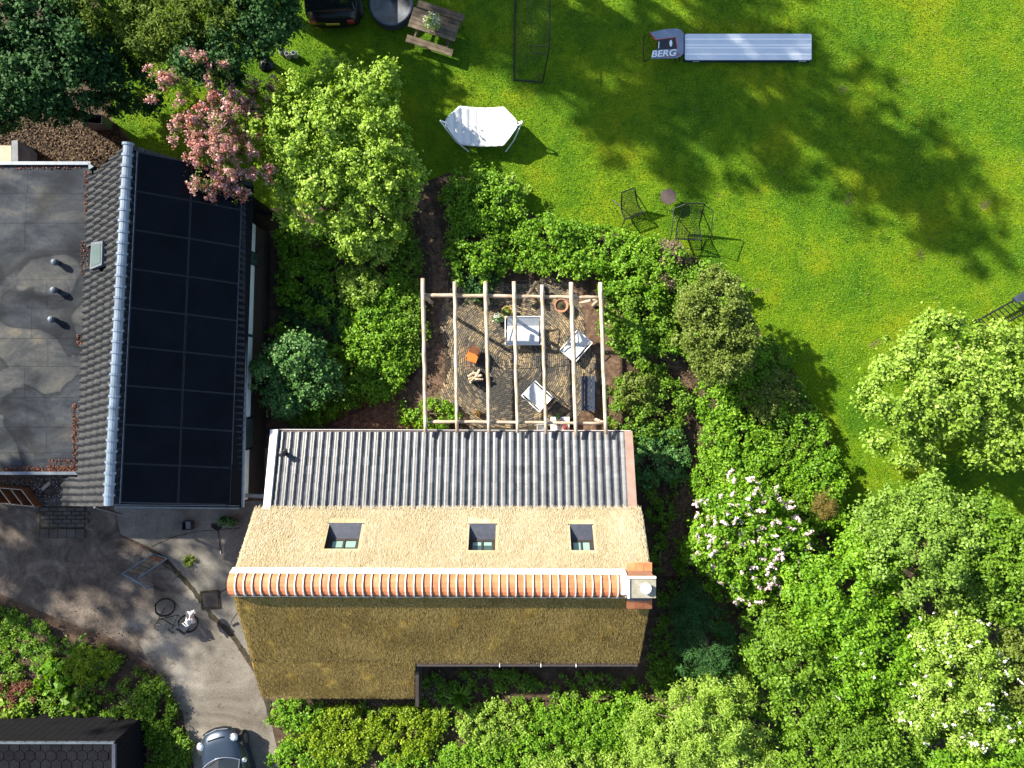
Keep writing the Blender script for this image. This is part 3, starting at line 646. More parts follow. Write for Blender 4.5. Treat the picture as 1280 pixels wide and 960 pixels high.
# ------------------------------------------------------------------ house with solar panels
ZG, ZE = 5.15, 2.75
RT, RB = P(160, 180, ZG), P(135.5, 632, ZG)
ET, EBt = P(318, 232, ZE), P(303, 635, ZE)
barn = thing('solar_house', 'dark pantiled house with black solar panels and pale blue ridge tiles', 'house', P(235, 430))
en = (RB - RT).cross(ET - RT).normalized(); en = en if en.z > 0 else -en
zw = 3.72; WT, WB = P(112, 222, zw), P(96, 632, zw); zb = 3.28; WB2 = P(78, 632, zb); WM2 = P(79, 596, zb); WM = P(97.5, 596, zw)
wn = (RB - RT).cross(WT - RT).normalized(); wn = wn if wn.z > 0 else -wn
deck = MB().prism([q - en * 0.05 for q in (RT, RB, EBt, ET)], en * -0.14).prism([q - wn * 0.05 for q in (RT, WT, WB, RB)], wn * -0.14).build('roof_deck', 'black_wood', barn)
dark_tile = pantile_mesh('roof_tile', 'dark_tile', 0.045)
tile_field(barn, WB + wn * 0.0, WT, RT - wn * 0.0, RB, 47, 5, dark_tile, 'roof_tile', 235, 'roof_tiles', 'dark_tile',
           skip=lambda q: (lambda s: 112 < s[0] < 130 and 302 < s[1] < 337)(((q.x) / (H - q.z) * F + 640, 480 - q.y / (H - q.z) * F)))
tile_field(barn, WB2, WM2, WM, WB, 4, 2, dark_tile, 'roof_tile', 8, 'roof_tiles', 'dark_tile')
# east side: one row of tiles along the eave, one below the ridge
def onE(px, py, d=0.0): return PP(px, py, RT + en * d, en)
tile_field(barn, onE(308, 229), onE(303, 634), onE(290, 634), onE(303.5, 226), 52, 1, dark_tile, 'roof_tile', 52, 'roof_tiles', 'dark_tile')
tile_field(barn, onE(173, 188), onE(150.5, 630), onE(141, 632), onE(165, 184), 52, 1, dark_tile, 'roof_tile', 0, 'ridge_course_tiles', 'dark_tile')
# solar panels 9 x 2
for j in range(9):
    for i in range(2):
        t0, t1 = j / 9, (j + 1) / 9; g = 0.006
        l0 = [(172, 190), (150.5, 628)]; mds = [(240.5, 203.5), (222.5, 629.5)]; r0 = [(303.5, 216.5), (288, 631)]
        Lx = lambda a, t: (a[0][0] + (a[1][0] - a[0][0]) * t, a[0][1] + (a[1][1] - a[0][1]) * t)
        a, b = (l0, mds) if i == 0 else (mds, r0); ga = 0.42
        q = [onE(Lx(a, t0)[0] + ga, Lx(a, t0)[1] + ga, 0.10), onE(Lx(b, t0)[0] - ga, Lx(b, t0)[1] + ga, 0.10), onE(Lx(b, t1)[0] - ga, Lx(b, t1)[1] - ga, 0.10), onE(Lx(a, t1)[0] + ga, Lx(a, t1)[1] - ga, 0.10)]
        pn = MB().prism(q, en * -0.04).build('solar_panel', 'solar', barn)
        fr = MB(); cx = sum(q, Vector()) / 4
        for k in range(4):
            a_, b_ = q[k], q[(k + 1) % 4]; ia, ib = a_ + (cx - a_).normalized() * 0.022, b_ + (cx - b_).normalized() * 0.022
            fr.prism([a_ + en * 0.006, b_ + en * 0.006, ib + en * 0.006, ia + en * 0.006], en * -0.03)
        fr.build('frame', 'black_metal', pn)
MB().tube([onE(171.5, 188.5, 0.12), onE(149.7, 629, 0.12)], 0.014, 4).build('panel_rail', 'zinc', barn)
MB().prism([onE(171, 188, 0.05), onE(304, 216, 0.05), onE(288.5, 632, 0.05), onE(150, 629, 0.05)], en * -0.02).build('panel_tray', 'lead', barn)
# ridge tiles, glazed blue grey
rv = (RB - RT); nr = 33
for k in range(nr):
    a, b = RT + rv * (k / nr), RT + rv * ((k + 0.97) / nr)
    d = rv.normalized(); s_ = Vector((d.y, -d.x, 0)); vs = []
    for c, r in ((a - d * 0.03, 0.19), (a + d * 0.045, 0.185), (a + d * 0.05, 0.15), (b, 0.15)):
        for i in range(8): t = math.pi * i / 7; vs.append(c + s_ * (-math.cos(t) * r) + Vector((0, 0, math.sin(t) * r * 0.9 - 0.02)))
    MB().add(vs, [(8 * k_ + i, 8 * k_ + i + 1, 8 * k_ + 9 + i, 8 * k_ + 8 + i) for k_ in range(3) for i in range(7)] + [tuple(range(8)), tuple(range(24, 32))]).build('ridge_tile', 'ridge_glaze', barn)
# verge tiles on the far gable, verge trim at the near gable
tv0, tv1 = onE(165, 181, 0.05), onE(316, 228, 0.05)
for k in range(10):
    a, b = tv0.lerp(tv1, k / 10), tv0.lerp(tv1, (k + 0.94) / 10); n2 = Vector((0.1, -1, 0)).normalized()
    MB().prism([a, b, b + n2 * 0.16, a + n2 * 0.16], en * -0.12).build('verge_tile', 'dark_tile', barn)
MB().tube([onE(143, 634, 0.08), onE(299, 635.5, 0.08)], 0.03, 5).tube([onE(143, 631, 0.08), onE(299, 632.5, 0.08)], 0.015, 4).build('verge_trim', 'zinc', barn)
MB().tube([P(311, 228, 2.7), P(303.5, 634, 2.7)], 0.06, 6).build('gutter', 'zinc', barn)
# skylight on the tiled side
sk = [(114, 303), (128, 301), (127, 331), (112, 337)]
q = [PP(x, y, RT + wn * 0.12, wn) for x, y in sk]; skl = MB().prism(q, wn * -0.16).build('roof_window', 'zinc', barn)
c_ = sum(q, Vector()) / 4; MB().prism([p.lerp(c_, 0.2) + wn * 0.012 for p in q], wn * -0.02).build('pane', 'roof_glass', skl)
# white garden wall of that house with its windows
wx = onE(309, 300).x
wt, wb_ = Vector((P(311, 0, 2.7).x - 0.02, 6.2, 0)), Vector((P(302, 0, 2.7).x + 0.02, EBt.y + 0.15, 0))
wt = Vector((P(312.5, 240, 2.6).x - 0.1, P(0, 278, 2.2).y, 0)); wb_ = Vector((P(302.5, 634, 2.6).x - 0.1, P(0, 626, 2.2).y, 0))
def band(a, b, z0, z1, m, name, off=0.0, par=barn):
    n2 = Vector((1, 0, 0)); q = [a + n2 * off, b + n2 * off, b + n2 * (off - 0.1), a + n2 * (off - 0.1)]
    return MB().prism([Vector((p.x, p.y, z1)) for p in q], (0, 0, z0 - z1)).build(name, m, par)
band(wt, wb_, 1.75, 2.62, 'dull_white', 'wall'); band(wt, wb_, 0, 1.75, 'dark_wood', 'plinth', -0.02)
for t0, t1 in ((0.10, 0.15), (0.40, 0.41), (0.70, 0.82)):
    a, b = wt.lerp(wb_, t0), wt.lerp(wb_, t1); wf = band(a, b, 1.45, 2.45, 'black_wood', 'window', 0.012); band(a.lerp(b, 0.06), a.lerp(b, 0.94), 1.5, 2.4, 'window_glass', 'pane', 0.02, wf)
MB().tube([P(301, 619, 2.0), P(331, 620.5, 2.0)], 0.07, 8).build('drain_pipe', 'slate_grey', barn)
MB().tube([P(118, 634, 2.6), P(151, 643, 1.6)], 0.05, 8).build('downpipe', 'zinc', barn)
gx = lambda v, dx, dy: Vector((v.x + dx, v.y + dy, 0))
for (T, Bm) in ((RT, ET), (RB, EBt)):
    sg = -1 if T is RT else 1
    w0 = P(112 if T is RT else 96, 222 if T is RT else 632, zw)
    MB().prism([Vector((w0.x + 0.2, T.y + sg * 0.25, 0)), Vector((Bm.x - 0.3, Bm.y + sg * 0.2, 0)), Vector((Bm.x - 0.3, Bm.y + sg * 0.2, 2.6)), Vector((T.x, T.y + sg * 0.25, ZG - 0.25)), Vector((w0.x + 0.2, T.y + sg * 0.25, 3.5))], (0, sg * 0.2, 0)).build('gable', 'black_wood', barn)

# ------------------------------------------------------------------ flat roofed annexe
flat = thing('flat_roof_annexe', 'flat roofed annexe with stained grey bitumen and zinc edge', 'building', P(30, 400))
ZF = 3.55
fl0 = P(-160, 0, ZF).x; ftop, fbot = P(0, 206, ZF).y, P(0, 590, ZF).y
fr_x = lambda y: P(113, 0, ZF).x + (P(97, 0, ZF).x - P(113, 0, ZF).x) * (ftop - y) / (ftop - fbot) + 0.06
MB().prism([Vector((fl0, ftop, ZF - 0.02)), Vector((fr_x(ftop), ftop, ZF - 0.02)), Vector((fr_x(fbot), fbot, ZF - 0.02)), Vector((fl0, fbot, ZF - 0.02))], (0, 0, -0.25)).build('roof_slab', 'black_wood', flat)
ys = [206, 242, 279, 314, 350, 385, 423, 458, 497, 534, 566, 590]
for k in range(len(ys) - 1):
    y0, y1 = P(0, ys[k], ZF).y, P(0, ys[k + 1], ZF).y; zz = ZF + 0.006 * (k % 2)
    cut = fl0 + random.uniform(3.5, 6.2)
    for a, b in ((fl0, cut - 0.004), (cut + 0.004, None)):
        b0 = fr_x(y0) if b is None else b; b1 = fr_x(y1) if b is None else b
        MB().prism([Vector((a, y0 - 0.004, zz + 0.006)), Vector((b0, y0 - 0.004, zz + 0.006)), Vector((b1, y1 + 0.004, zz)), Vector((a, y1 + 0.004, zz))], (0, 0, -0.012)).build('roof_sheet', 'bitumen', flat)
MB().box(((fl0 + fr_x(ftop)) / 2, ftop + 0.03, ZF + 0.02), (fr_x(ftop) - fl0, 0.11, 0.16)).build('zinc_edge', 'zinc', flat)
MB().box(((fl0 + fr_x(fbot)) / 2, fbot - 0.03, ZF + 0.02), (fr_x(fbot) - fl0, 0.10, 0.16)).build('zinc_edge', 'zinc', flat)
MB().prism([P(110, 203, ZF + 0.1), P(117, 208, ZF + 0.1), P(111, 212, ZF + 0.1)], (0, 0, -0.15)).build('zinc_corner', 'zinc', flat)
wall('wall', [((fl0, ftop - 0.1, 0), (fr_x(ftop) - 0.1, ftop - 0.1, 0))], 0, ZF - 0.28, 'brick_wall', flat, -0.25)
wall('wall', [((fl0, fbot + 0.1, 0), (fr_x(fbot) - 0.1, fbot + 0.1, 0))], 0, ZF - 0.28, 'brick_wall', flat, 0.25)
for x, y in ((72, 327.5), (71, 362), (68, 398.5)):
    c = P(x + 2, y + 1.5, ZF)
    v = MB().lathe(c, [(0.085, 0), (0.085, 0.18), (0.11, 0.18), (0.12, 0.26), (0.06, 0.30)], 14).build('vent_pipe', 'lead', flat)
    MB().lathe(c + Vector((0, 0, 0.295)), [(0.10, -0.03), (0.085, 0.03), (0.03, 0.06)], 12).build('cap', 'zinc', v)
    MB().lathe(c, [(0.36, 0), (0.36, 0.012), (0.1, 0.02)], 20).build('collar', 'bitumen', v)
lit = []
for px0, px1, py0, py1, k in ((105, 112, 214, 268, 130), (90, 98, 505, 592, 260), (0, 90, 583, 592, 330), (60, 95, 574, 590, 150), (96, 104, 418, 432, 60), (0, 105, 206, 211, 120), (100, 110, 300, 345, 60)):
    for _k in range(k): lit.append(P(random.uniform(px0, px1), random.uniform(py0, py1), ZF + 0.03))
lp = np.array([list(p) for p in lit]) - np.array(world_loc(flat))
V = leaf_verts(lp, np.tile([0, 0, 1.0], (len(lp), 1)), 0.06, 0.7, 0.4)
link('leaf_litter', fast_mesh('leaf_litter', V, 4, 'rust_litter', RNG.uniform(0, 1, len(lp))), flat)['kind'] = 'stuff'

# ------------------------------------------------------------------ shed with hexagonal shingles
shed = thing('garden_shed', 'low black garden shed roofed with dark hexagonal shingles', 'shed', P(60, 950))
ZSH = 2.3; sx1 = P(143, 0, ZSH).x; sy1 = P(0, 928, ZSH).y; sx0, sy0 = P(-90, 0, ZSH).x, P(0, 1090, ZSH).y
MB().box(((sx0 + sx1) / 2, (sy0 + sy1) / 2, ZSH - 0.06), (sx1 - sx0, sy1 - sy0, 0.1)).build('roof', 'black_wood', shed)
shr = bpy.data.objects['roof']
hexr = 0.215; hx = []
hm = MB().prism([(hexr * math.cos(math.pi / 6 + k * math.pi / 3), hexr * math.sin(math.pi / 6 + k * math.pi / 3), 0.012) for k in range(6)], (0, 0, -0.012))
hme = bpy.data.meshes.new('shingle'); hme.from_pydata(hm.v, [], hm.f); hme.materials.append(MATS['shingle'])
row = 0; y = sy1 - 0.15
while y > P(0, 985, ZSH).y:
    x = sx1 - 0.2 - (0.19 if row % 2 else 0)
    while x > P(-20, 0, ZSH).x:
        o = link('shingle', hme, shr, Vector((x, y, ZSH + random.uniform(0, 0.006))) - world_loc(shr)); o.scale = (0.93, 0.93, 1); x -= 0.372
    y -= 0.322; row += 1
MB().box(((sx0 + sx1) / 2, sy1, ZSH + 0.01), (sx1 - sx0, 0.06, 0.1)).build('roof_edge', 'zinc', shed)
MB().box((sx1, (sy0 + sy1) / 2, ZSH + 0.01), (0.12, sy1 - sy0 - 0.07, 0.1)).build('roof_edge', 'lead', shed)
for k in range(22):
    x0 = sx0 + (sx1 - sx0) * k / 22; MB().box((x0 + 0.11, sy1 + 0.01 - 0.04, 1.12), ((sx1 - sx0) / 22 - 0.012, 0.03, 2.2)).build('wall_board', 'black_wood', shed)
for k in range(10):
    y0 = sy1 - 0.25 * k - 0.15; MB().box((sx1 - 0.04, y0, 1.12), (0.03, 0.238, 2.2)).build('wall_board', 'black_wood', shed)

# ------------------------------------------------------------------ pergola
ZP = 2.42
per = thing('pergola', 'rustic pergola of pale peeled poles over the brick terrace', 'pergola', P(640, 450))
def pole(name, a, b, r, m, par, wob=0.011, n=12):
    a, b = Vector(a), Vector(b); pts = []
    for i in range(n + 1):
        t = i / n; q = a.lerp(b, t); pts.append(q + Vector((random.uniform(-1, 1), random.uniform(-1, 1), random.uniform(-0.6, 0.6))) * wob * (0 < i < n))
    mb = MB(); mb.tube(pts, r * 1.04, 9, r * 0.9); return mb.build(name, m, par, smooth=True)
for (x0, y0, x1, y1, r) in ((528.5, 348, 532, 541, 0.072), (568.5, 352, 571.5, 541, 0.067), (607, 352, 611.5, 541, 0.072), (642.5, 352, 647, 541, 0.070), (677.5, 356, 682.5, 542, 0.066), (714, 353, 720, 544, 0.078), (750.5, 353, 757.5, 543, 0.072)):
    pole('rafter_pole', P(x0, y0, ZP + 0.1), P(x1, y1, ZP + 0.02), r, 'pole_wood', per)
pole('cross_beam', P(529, 369, ZP - 0.08), P(755, 372, ZP - 0.08), 0.068, 'beam_wood', per); pole('cross_beam', P(537, 527, ZP - 0.14), P(757, 529, ZP - 0.14), 0.058, 'beam_wood', per)
for (x, y) in ((531, 370), (608, 371), (751, 373)):
    q = P(x, y, ZP - 0.1); pole('post', (q.x, q.y, 0), (q.x, q.y, ZP - 0.16), 0.075, 'pole_wood', per, 0.012)
q = P(751, 373, ZP - 0.2); pole('brace', q + Vector((-0.08, 0, 0)), (q.x - 0.65, q.y - 0.05, 1.2), 0.055, 'beam_wood', per, 0.01, 4)
q = P(757, 529, ZP - 0.15); pole('post', (q.x - 0.1, q.y + 0.02, 0), (q.x - 0.1, q.y + 0.02, ZP - 0.2), 0.07, 'pole_wood', per, 0.01)
cab = MB().tube([P(565, 459, 2.50), P(608, 458, 2.48), P(646, 461, 2.48), P(681, 460, 2.48), P(718, 456, 2.5), P(754, 448, 2.5)], 0.009, 4).build('light_cable', 'black_metal')
tag(cab, 'thin dark cable strung across the pergola poles', 'cable')

# ------------------------------------------------------------------ terrace furniture
def sling_chair(name, label, cx, cy, ang, wd, dp, z=0.40, cat='armchair'):
    c = P(cx, cy, z); t = thing(name, label, cat, (c.x, c.y, 0)); M = place((c.x, c.y, 0), ang)
    hw, hd = wd / 2, dp / 2                       # local: back towards +Y
    for sx in (-1, 1):
        MB(M).tube([(sx * hw, -hd, 0), (sx * hw, -hd, 0.52), (sx * hw, hd, 0.60), (sx * hw, hd * 0.8, 0)], 0.018, 6).build('side_frame', 'white_metal', t)
    MB(M).tube([(-hw, -hd, 0.36), (hw, -hd, 0.36)], 0.018, 6).tube([(-hw, hd, 0.60), (hw, hd, 0.60)], 0.018, 6).tube([(-hw, -hd, 0.12), (hw, -hd, 0.12)], 0.014, 6).build('cross_bar', 'white_metal', t)
    def sling(name, prof):
        iw = hw - 0.075; k = len(prof); vs = [(sx * iw, y, zz) for y, zz in prof for sx in (-1, -0.33, 0.33, 1)]
        fs = [(4 * i + j, 4 * i + j + 1, 4 * i + 5 + j, 4 * i + 4 + j) for i in range(k - 1) for j in range(3)]
        o = MB(M).add(vs, fs).build(name, 'sling_fabric', t); s_ = o.modifiers.new('thickness', 'SOLIDIFY'); s_.thickness = 0.012
    sling('seat', [(-hd, 0.40), (-hd * 0.6, 0.405), (-hd * 0.1, 0.37), (hd * 0.38, 0.34)])
    sling('backrest', [(hd * 0.40, 0.35), (hd * 0.62, 0.44), (hd * 0.85, 0.54), (hd, 0.61)])
    return t
sling_chair('sofa', 'wide white two-seat sling sofa under the middle pergola poles', 654, 413.5, 0.0, 1.36, 1.05, cat='sofa')
sling_chair('sling_armchair', 'white sling armchair beside the hedge, between sofa and dark bench', 720, 433, -0.72, 0.74, 0.98)
sling_chair('sling_armchair', 'white sling armchair turned askew in front of the white plant table', 671.5, 495.5, 0.82 + math.pi, 0.76, 0.90)
b0 = P(735, 492, 0.45); t = thing('slatted_bench', 'dark navy slatted bench on the terrace under the last poles', 'bench', (b0.x, b0.y, 0))
for k in range(4): MB().box((b0.x + (k - 1.5) * 0.135, b0.y, 0.44), (0.118, 1.33, 0.035)).build('slat', 'navy_wood', t)
for sy in (-1, 1):
    MB().box((b0.x, b0.y + sy * 0.5, 0.40), (0.5, 0.07, 0.045)).build('cross_rail', 'navy_wood', t)
    for sx in (-1, 1): MB().box((b0.x + sx * 0.2, b0.y + sy * 0.5, 0.19), (0.06, 0.06, 0.38)).build('leg', 'navy_wood', t)
# white table with pots
c = P(700, 531, 0.42); t = thing('plant_table', 'small white table holding pots by the lean-to gutter', 'table', (c.x, c.y, 0))
MB().box((c.x, c.y + 0.02, 0.42), (0.72, 0.56, 0.04)).build('table_top', 'white_paint', t)
for sx in (-1, 1):
    for sy in (-1, 1): MB().box((c.x + sx * 0.31, c.y + 0.02 + sy * 0.22, 0.2), (0.04, 0.04, 0.40)).build('leg', 'white_paint', t)
def plant_leaves(root, name, c, r, h, m, leaf, n, asp=0.5, up=0.4):
    d = rdir(n, 0.0); p = np.array(c) + d * np.array([r, r, h]) * RNG.uniform(0.3, 1, (n, 1)) - np.array(world_loc(root))
    o = link(name, fast_mesh(name, leaf_verts(p, d + np.array([0, 0, up]), leaf, asp, 0.4), 4, L[m], RNG.uniform(0, 1, n)), root); return o
def potted(name, label, c, r, h, potm, foliage, group=None, cat='plant pot', n=10):
    t = thing(name, label, cat, c, group)
    MB().lathe(c, [(r * 0.72, 0), (r, h * 0.9), (r * 1.08, h * 0.9), (r * 1.08, h), (r * 0.92, h), (r * 0.88, h * 0.82)], 18).build('pot', potm, t, smooth=False)
    MB().lathe(Vector(c) + Vector((0, 0, h * 0.8)), [(r * 0.9, 0), (r * 0.5, 0.02)], 14).build('soil', 'soil', t)
    for (fn, m, rr, hh, lf, k) in foliage: plant_leaves(t, fn, Vector(c) + Vector((0, 0, h)), rr, hh, m, lf, k)
    return t
potted('flower_pot', 'pot of dark red flowers on the white plant table', P(697, 528, 0.44), 0.09, 0.13, 'pot_clay', [('foliage', 'dark', 0.17, 0.16, 0.07, 70), ('blossom', 'red', 0.17, 0.2, 0.06, 60)])
potted('flower_pot', 'pot of coral red leaves at the table edge beside the pole', P(706, 534, 0.44), 0.08, 0.12, 'pot_clay', [('foliage', 'red', 0.16, 0.18, 0.07, 90)])
potted('flower_pot', 'small green plant pot at the back of the white table', P(696.5, 521, 0.44), 0.07, 0.12, 'plastic_dark', [('foliage', 'dark', 0.12, 0.16, 0.06, 70)])
potted('flower_pot', 'small clay pot with reddish plant near the lower cross beam', P(597, 516), 0.11, 0.17, 'pot_clay', [('foliage', 'red', 0.16, 0.16, 0.07, 60), ('foliage', 'olive', 0.2, 0.2, 0.07, 60)])
potted('terracotta_pot', 'wide empty terracotta pot beside the back beam', P(701, 383), 0.25, 0.36, 'pot_clay', [('foliage', 'dark', 0.12, 0.05, 0.06, 25)])
potted('ochre_pot', 'ochre glazed pot behind the white flowers and sofa', P(634, 391), 0.22, 0.3, 'pot_ochre', [('foliage', 'olive', 0.25, 0.25, 0.1, 80)])
potted('white_flower_pot', 'dark pot of white flowers beside the sofa arm', P(622.5, 398.5), 0.15, 0.22, 'plastic_dark', [('foliage', 'blue', 0.24, 0.2, 0.09, 110), ('blossom', 'white', 0.25, 0.24, 0.07, 70)])
# small white crate
c = P(677, 535, 0.3); t = thing('white_crate', 'small white crate half under the gutter', 'crate', (c.x, c.y, 0))
for a, b, dx, dy in ((-0.16, 0, 0.03, 0.3), (0.16, 0, 0.03, 0.3), (0, 0.15, 0.32, 0.03), (0, -0.15, 0.32, 0.03)): MB().box((c.x + a, c.y + b, 0.15), (dx, dy, 0.3)).build('side', 'white_paint', t)
MB().box((c.x, c.y, 0.02), (0.3, 0.28, 0.03)).build('bottom', 'white_paint', t)
# corten fire chair
c = P(592, 443); t = thing('fire_burner', 'folded orange corten steel garden burner with rusty back plate', 'fire burner', c); M = place(c, -0.35)
MB(M).box((0, -0.13, 0.36), (0.42, 0.36, 0.02), Matrix.Rotation(0.25, 3, 'X')).build('front_plate', 'corten', t)
MB(M).box((0.02, 0.16, 0.5), (0.36, 0.42, 0.02), Matrix.Rotation(-0.9, 3, 'X')).build('back_plate', 'rust_dark', t)
MB(M).box((0.21, -0.05, 0.25), (0.02, 0.5, 0.42)).box((-0.21, -0.05, 0.2), (0.02, 0.44, 0.34)).build('side_plate', 'corten', t)
MB(M).box((0, -0.42, 0.01), (0.44, 0.34, 0.02)).build('ash_plate', 'rust_dark', t)
# log basket
c = P(594.5, 471); t = thing('log_basket', 'square black basket filled with split firewood logs', 'basket', c); M = place(c, 0.2)
for a, b, dx, dy in ((-0.22, 0, 0.02, 0.4), (0.22, 0, 0.02, 0.4), (0, 0.2, 0.44, 0.02), (0, -0.2, 0.44, 0.02)): MB(M).box((a, b, 0.17), (dx, dy, 0.34)).build('side', 'black_metal', t)
MB(M).box((0, 0, 0.02), (0.44, 0.4, 0.02)).build('bottom', 'black_metal', t)
for k in range(9):
    q = Vector(((k % 3 - 1) * 0.13, (k // 3 - 1) * 0.12, 0.30 + random.uniform(-0.03, 0.09))); d = Vector((random.uniform(-1, 1), random.uniform(-0.4, 0.4), random.uniform(-0.25, 0.25))).normalized() * 0.15
    MB(M).tube([q - d, q + d], 0.055, 5).build('log', 'log_end', t)
# leaning log pieces behind the sofa
t = thing('log_stack', 'leaning weathered logs behind the sofa at the hedge', 'log stack', P(668, 372))
for a, b, r in (((655, 377, 0.3), (671, 352, 0.55), 0.075), ((664, 357, 0.5), (680, 383, 0.15), 0.07), ((668, 372, 0.1), (684, 372, 0.12), 0.08), ((672, 352, 0.3), (678, 366, 0.2), 0.06)):
    MB().tube([P(*a), P(*b)], r, 7).build('log', 'weathered_wood', t)

# ------------------------------------------------------------------ lawn furniture
# hammock on a stand
t = thing('hammock', 'white quilted hammock stretched on a white stand on sunny grass', 'hammock', P(603, 165))
hx0, hx1 = P(556.5, 155, 0.9), P(647, 157, 0.9); nu, nv = 46, 14; vs = []
def hw_(u):      # half width profile along the length
    e = min(u, 1 - u); return 0.10 + 0.64 * min(1, e / 0.19) ** 0.9
for i in range(nu):
    u = i / (nu - 1)
    for j in range(nv):
        v = j / (nv - 1) * 2 - 1; q = hx0.lerp(hx1, u); sag = 0.42 * (1 - (2 * u - 1) ** 2) + 0.06 * (1 - v * v)
        bowv = v * hw_(u) + 0.05
        ridge = 0.05 * abs(math.sin(u * math.pi * 9)) * (1 - 0.3 * abs(v)) + 0.006 * math.sin(v * 17 + u * 40)
        vs.append((q.x, q.y + bowv, q.z - sag + ridge))
o = MB().add(vs, [(i * nv + j, i * nv + j + 1, (i + 1) * nv + j + 1, (i + 1) * nv + j) for i in range(nu - 1) for j in range(nv - 1)]).build('bed', 'white_fabric', t, smooth=True)
sm = o.modifiers.new('thickness', 'SOLIDIFY'); sm.thickness = 0.03
for a, b in (((550.5, 150.5, 1.1), (559, 155, 0.88)), ((653, 153.5, 1.1), (645, 158, 0.88))):
    MB().tube([P(*a), P(*b)], 0.03, 6).build('hook_arm', 'white_metal', t)
for x, xe, xa in ((563, 586, 550.5), (640, 632, 653)):
    a = P(xa, 151.5, 1.08); g0, g1 = P(xe, 190), P(xe, 158)
    MB().tube([a, ((a.x + g0.x) / 2, (a.y + g0.y) / 2 - 0.1, 0.45), (g0.x, g0.y, 0.03)], 0.024, 6).tube([a, (g1.x, g1.y, 0.03)], 0.024, 6).build('leg', 'white_metal', t)
MB().tube([Vector((*P(586, 174).xy, 0.05)), Vector((*P(632, 174).xy, 0.05))], 0.024, 6).build('base_bar', 'white_metal', t)
# football goal
t = thing('football_goal', 'black tubular football goal with net lying open on the lawn', 'goal', P(662, 60)); zg = 1.6
g = lambda *pts, r=0.028: MB().tube([P(*p) for p in pts], r, 6)
g((645, -70, 0.03), (642, 99, 0.03)).build('ground_bar', 'black_metal', t); g((642, 99.5, 0.03), (678, 103, 0.03)).build('ground_bar', 'black_metal', t)
g((678, 103, 0.03), (686.5, 60, zg)).build('post', 'black_metal', t); g((686.5, 60, zg), (688.5, -70, zg)).build('crossbar', 'black_metal', t)
g((645, -70, 0.03), (676, -72, 0.03), (688.5, -70, zg)).build('post', 'black_metal', t)
g((686, 58, 1.5), (664, 57, 0.9), (662, 61, 0.8), (665, 65, 0.8), (685, 69, 1.25), r=0.02).build('back_stay', 'black_metal', t)
g((664, 57, 0.9), (665, -70, 0.9), r=0.008).build('net_cord', 'black_metal', t); g((665, 101, 0.05), (672, 94, 0.2), (680, 93, 0.4), r=0.02).build('corner_brace', 'black_metal', t)
net = MB()
A_, B_, C_, D_ = P(686.5, 60, zg), P(688.5, -70, zg), P(645, -70, 0.03), P(642, 99, 0.03)
for k in range(36): net.tube([A_.lerp(B_, k / 35), D_.lerp(C_, k / 35)], 0.0035, 3)
for k in range(16): net.tube([A_.lerp(D_, k / 15), B_.lerp(C_, k / 15)], 0.0035, 3)
net.build('net', 'black_metal', t)
# rebound trampoline and air track mat
t = thing('tilted_trampoline', 'small tilted trampoline with grey pad and bold white lettering beside silver mat', 'trampoline', P(832, 58))
def Z(x): return 0.30 + (855 - x) / 42 * 0.35
pd = lambda x, y: P(x, y, Z(x))
def padp(name, pts, m, th=0.05): return MB().prism([pd(*p) for p in pts], (0, 0, -th)).build(name, m, t)
padp('pad', [(812.5, 40.5), (830, 36.6), (846, 35.5), (851.5, 37.5), (854.5, 42), (845, 46), (820, 49.5)], 'pad_grey')
padp('pad', [(854.5, 42.1), (854.5, 66.5), (851, 70), (847, 61), (845, 46.1)], 'pad_grey')
lowpad = padp('pad', [(847, 61.1), (851, 70.1), (846, 72.3), (813.5, 73), (819, 62.3)], 'pad_grey')
padp('piping', [(812.5, 40.2), (820, 49.2), (845, 45.7), (847, 61), (846.2, 61), (844.2, 46.6), (819.6, 50.3), (811.6, 40.6)], 'red_trim', 0.06)
padp('jump_bed', [(823, 50), (844.3, 47), (846.2, 60.9), (821, 62)], 'jump_bed', 0.01)
padp('bed_mark', [(837.5, 50.5), (839.5, 50), (840.5, 54), (839.5, 58), (837.5, 58), (836.6, 54)], 'print_white', -0.004)
padp('bed_print', [(823.2, 52), (824.2, 52), (823.8, 60.5), (822.8, 60.5)], 'print_white', -0.004)
MB().tube([pd(813, 41), P(806, 44, 0.45), P(804.5, 48, 0.25), P(804.5, 73, 0.25), P(806, 77, 0.2), pd(814, 72.5)], 0.022, 6).build('frame', 'black_metal', t)
for x, y in ((843.5, 73), (848, 70)): MB().tube([pd(x, y - 2), P(x + 1.5, y + 6, 0.0)], 0.02, 6).build('leg', 'black_metal', t)
for x, y in ((815, 42), (850, 40)): MB().tube([pd(x, y), P(x, y + 1, 0.0)], 0.02, 6).build('leg', 'black_metal', t)
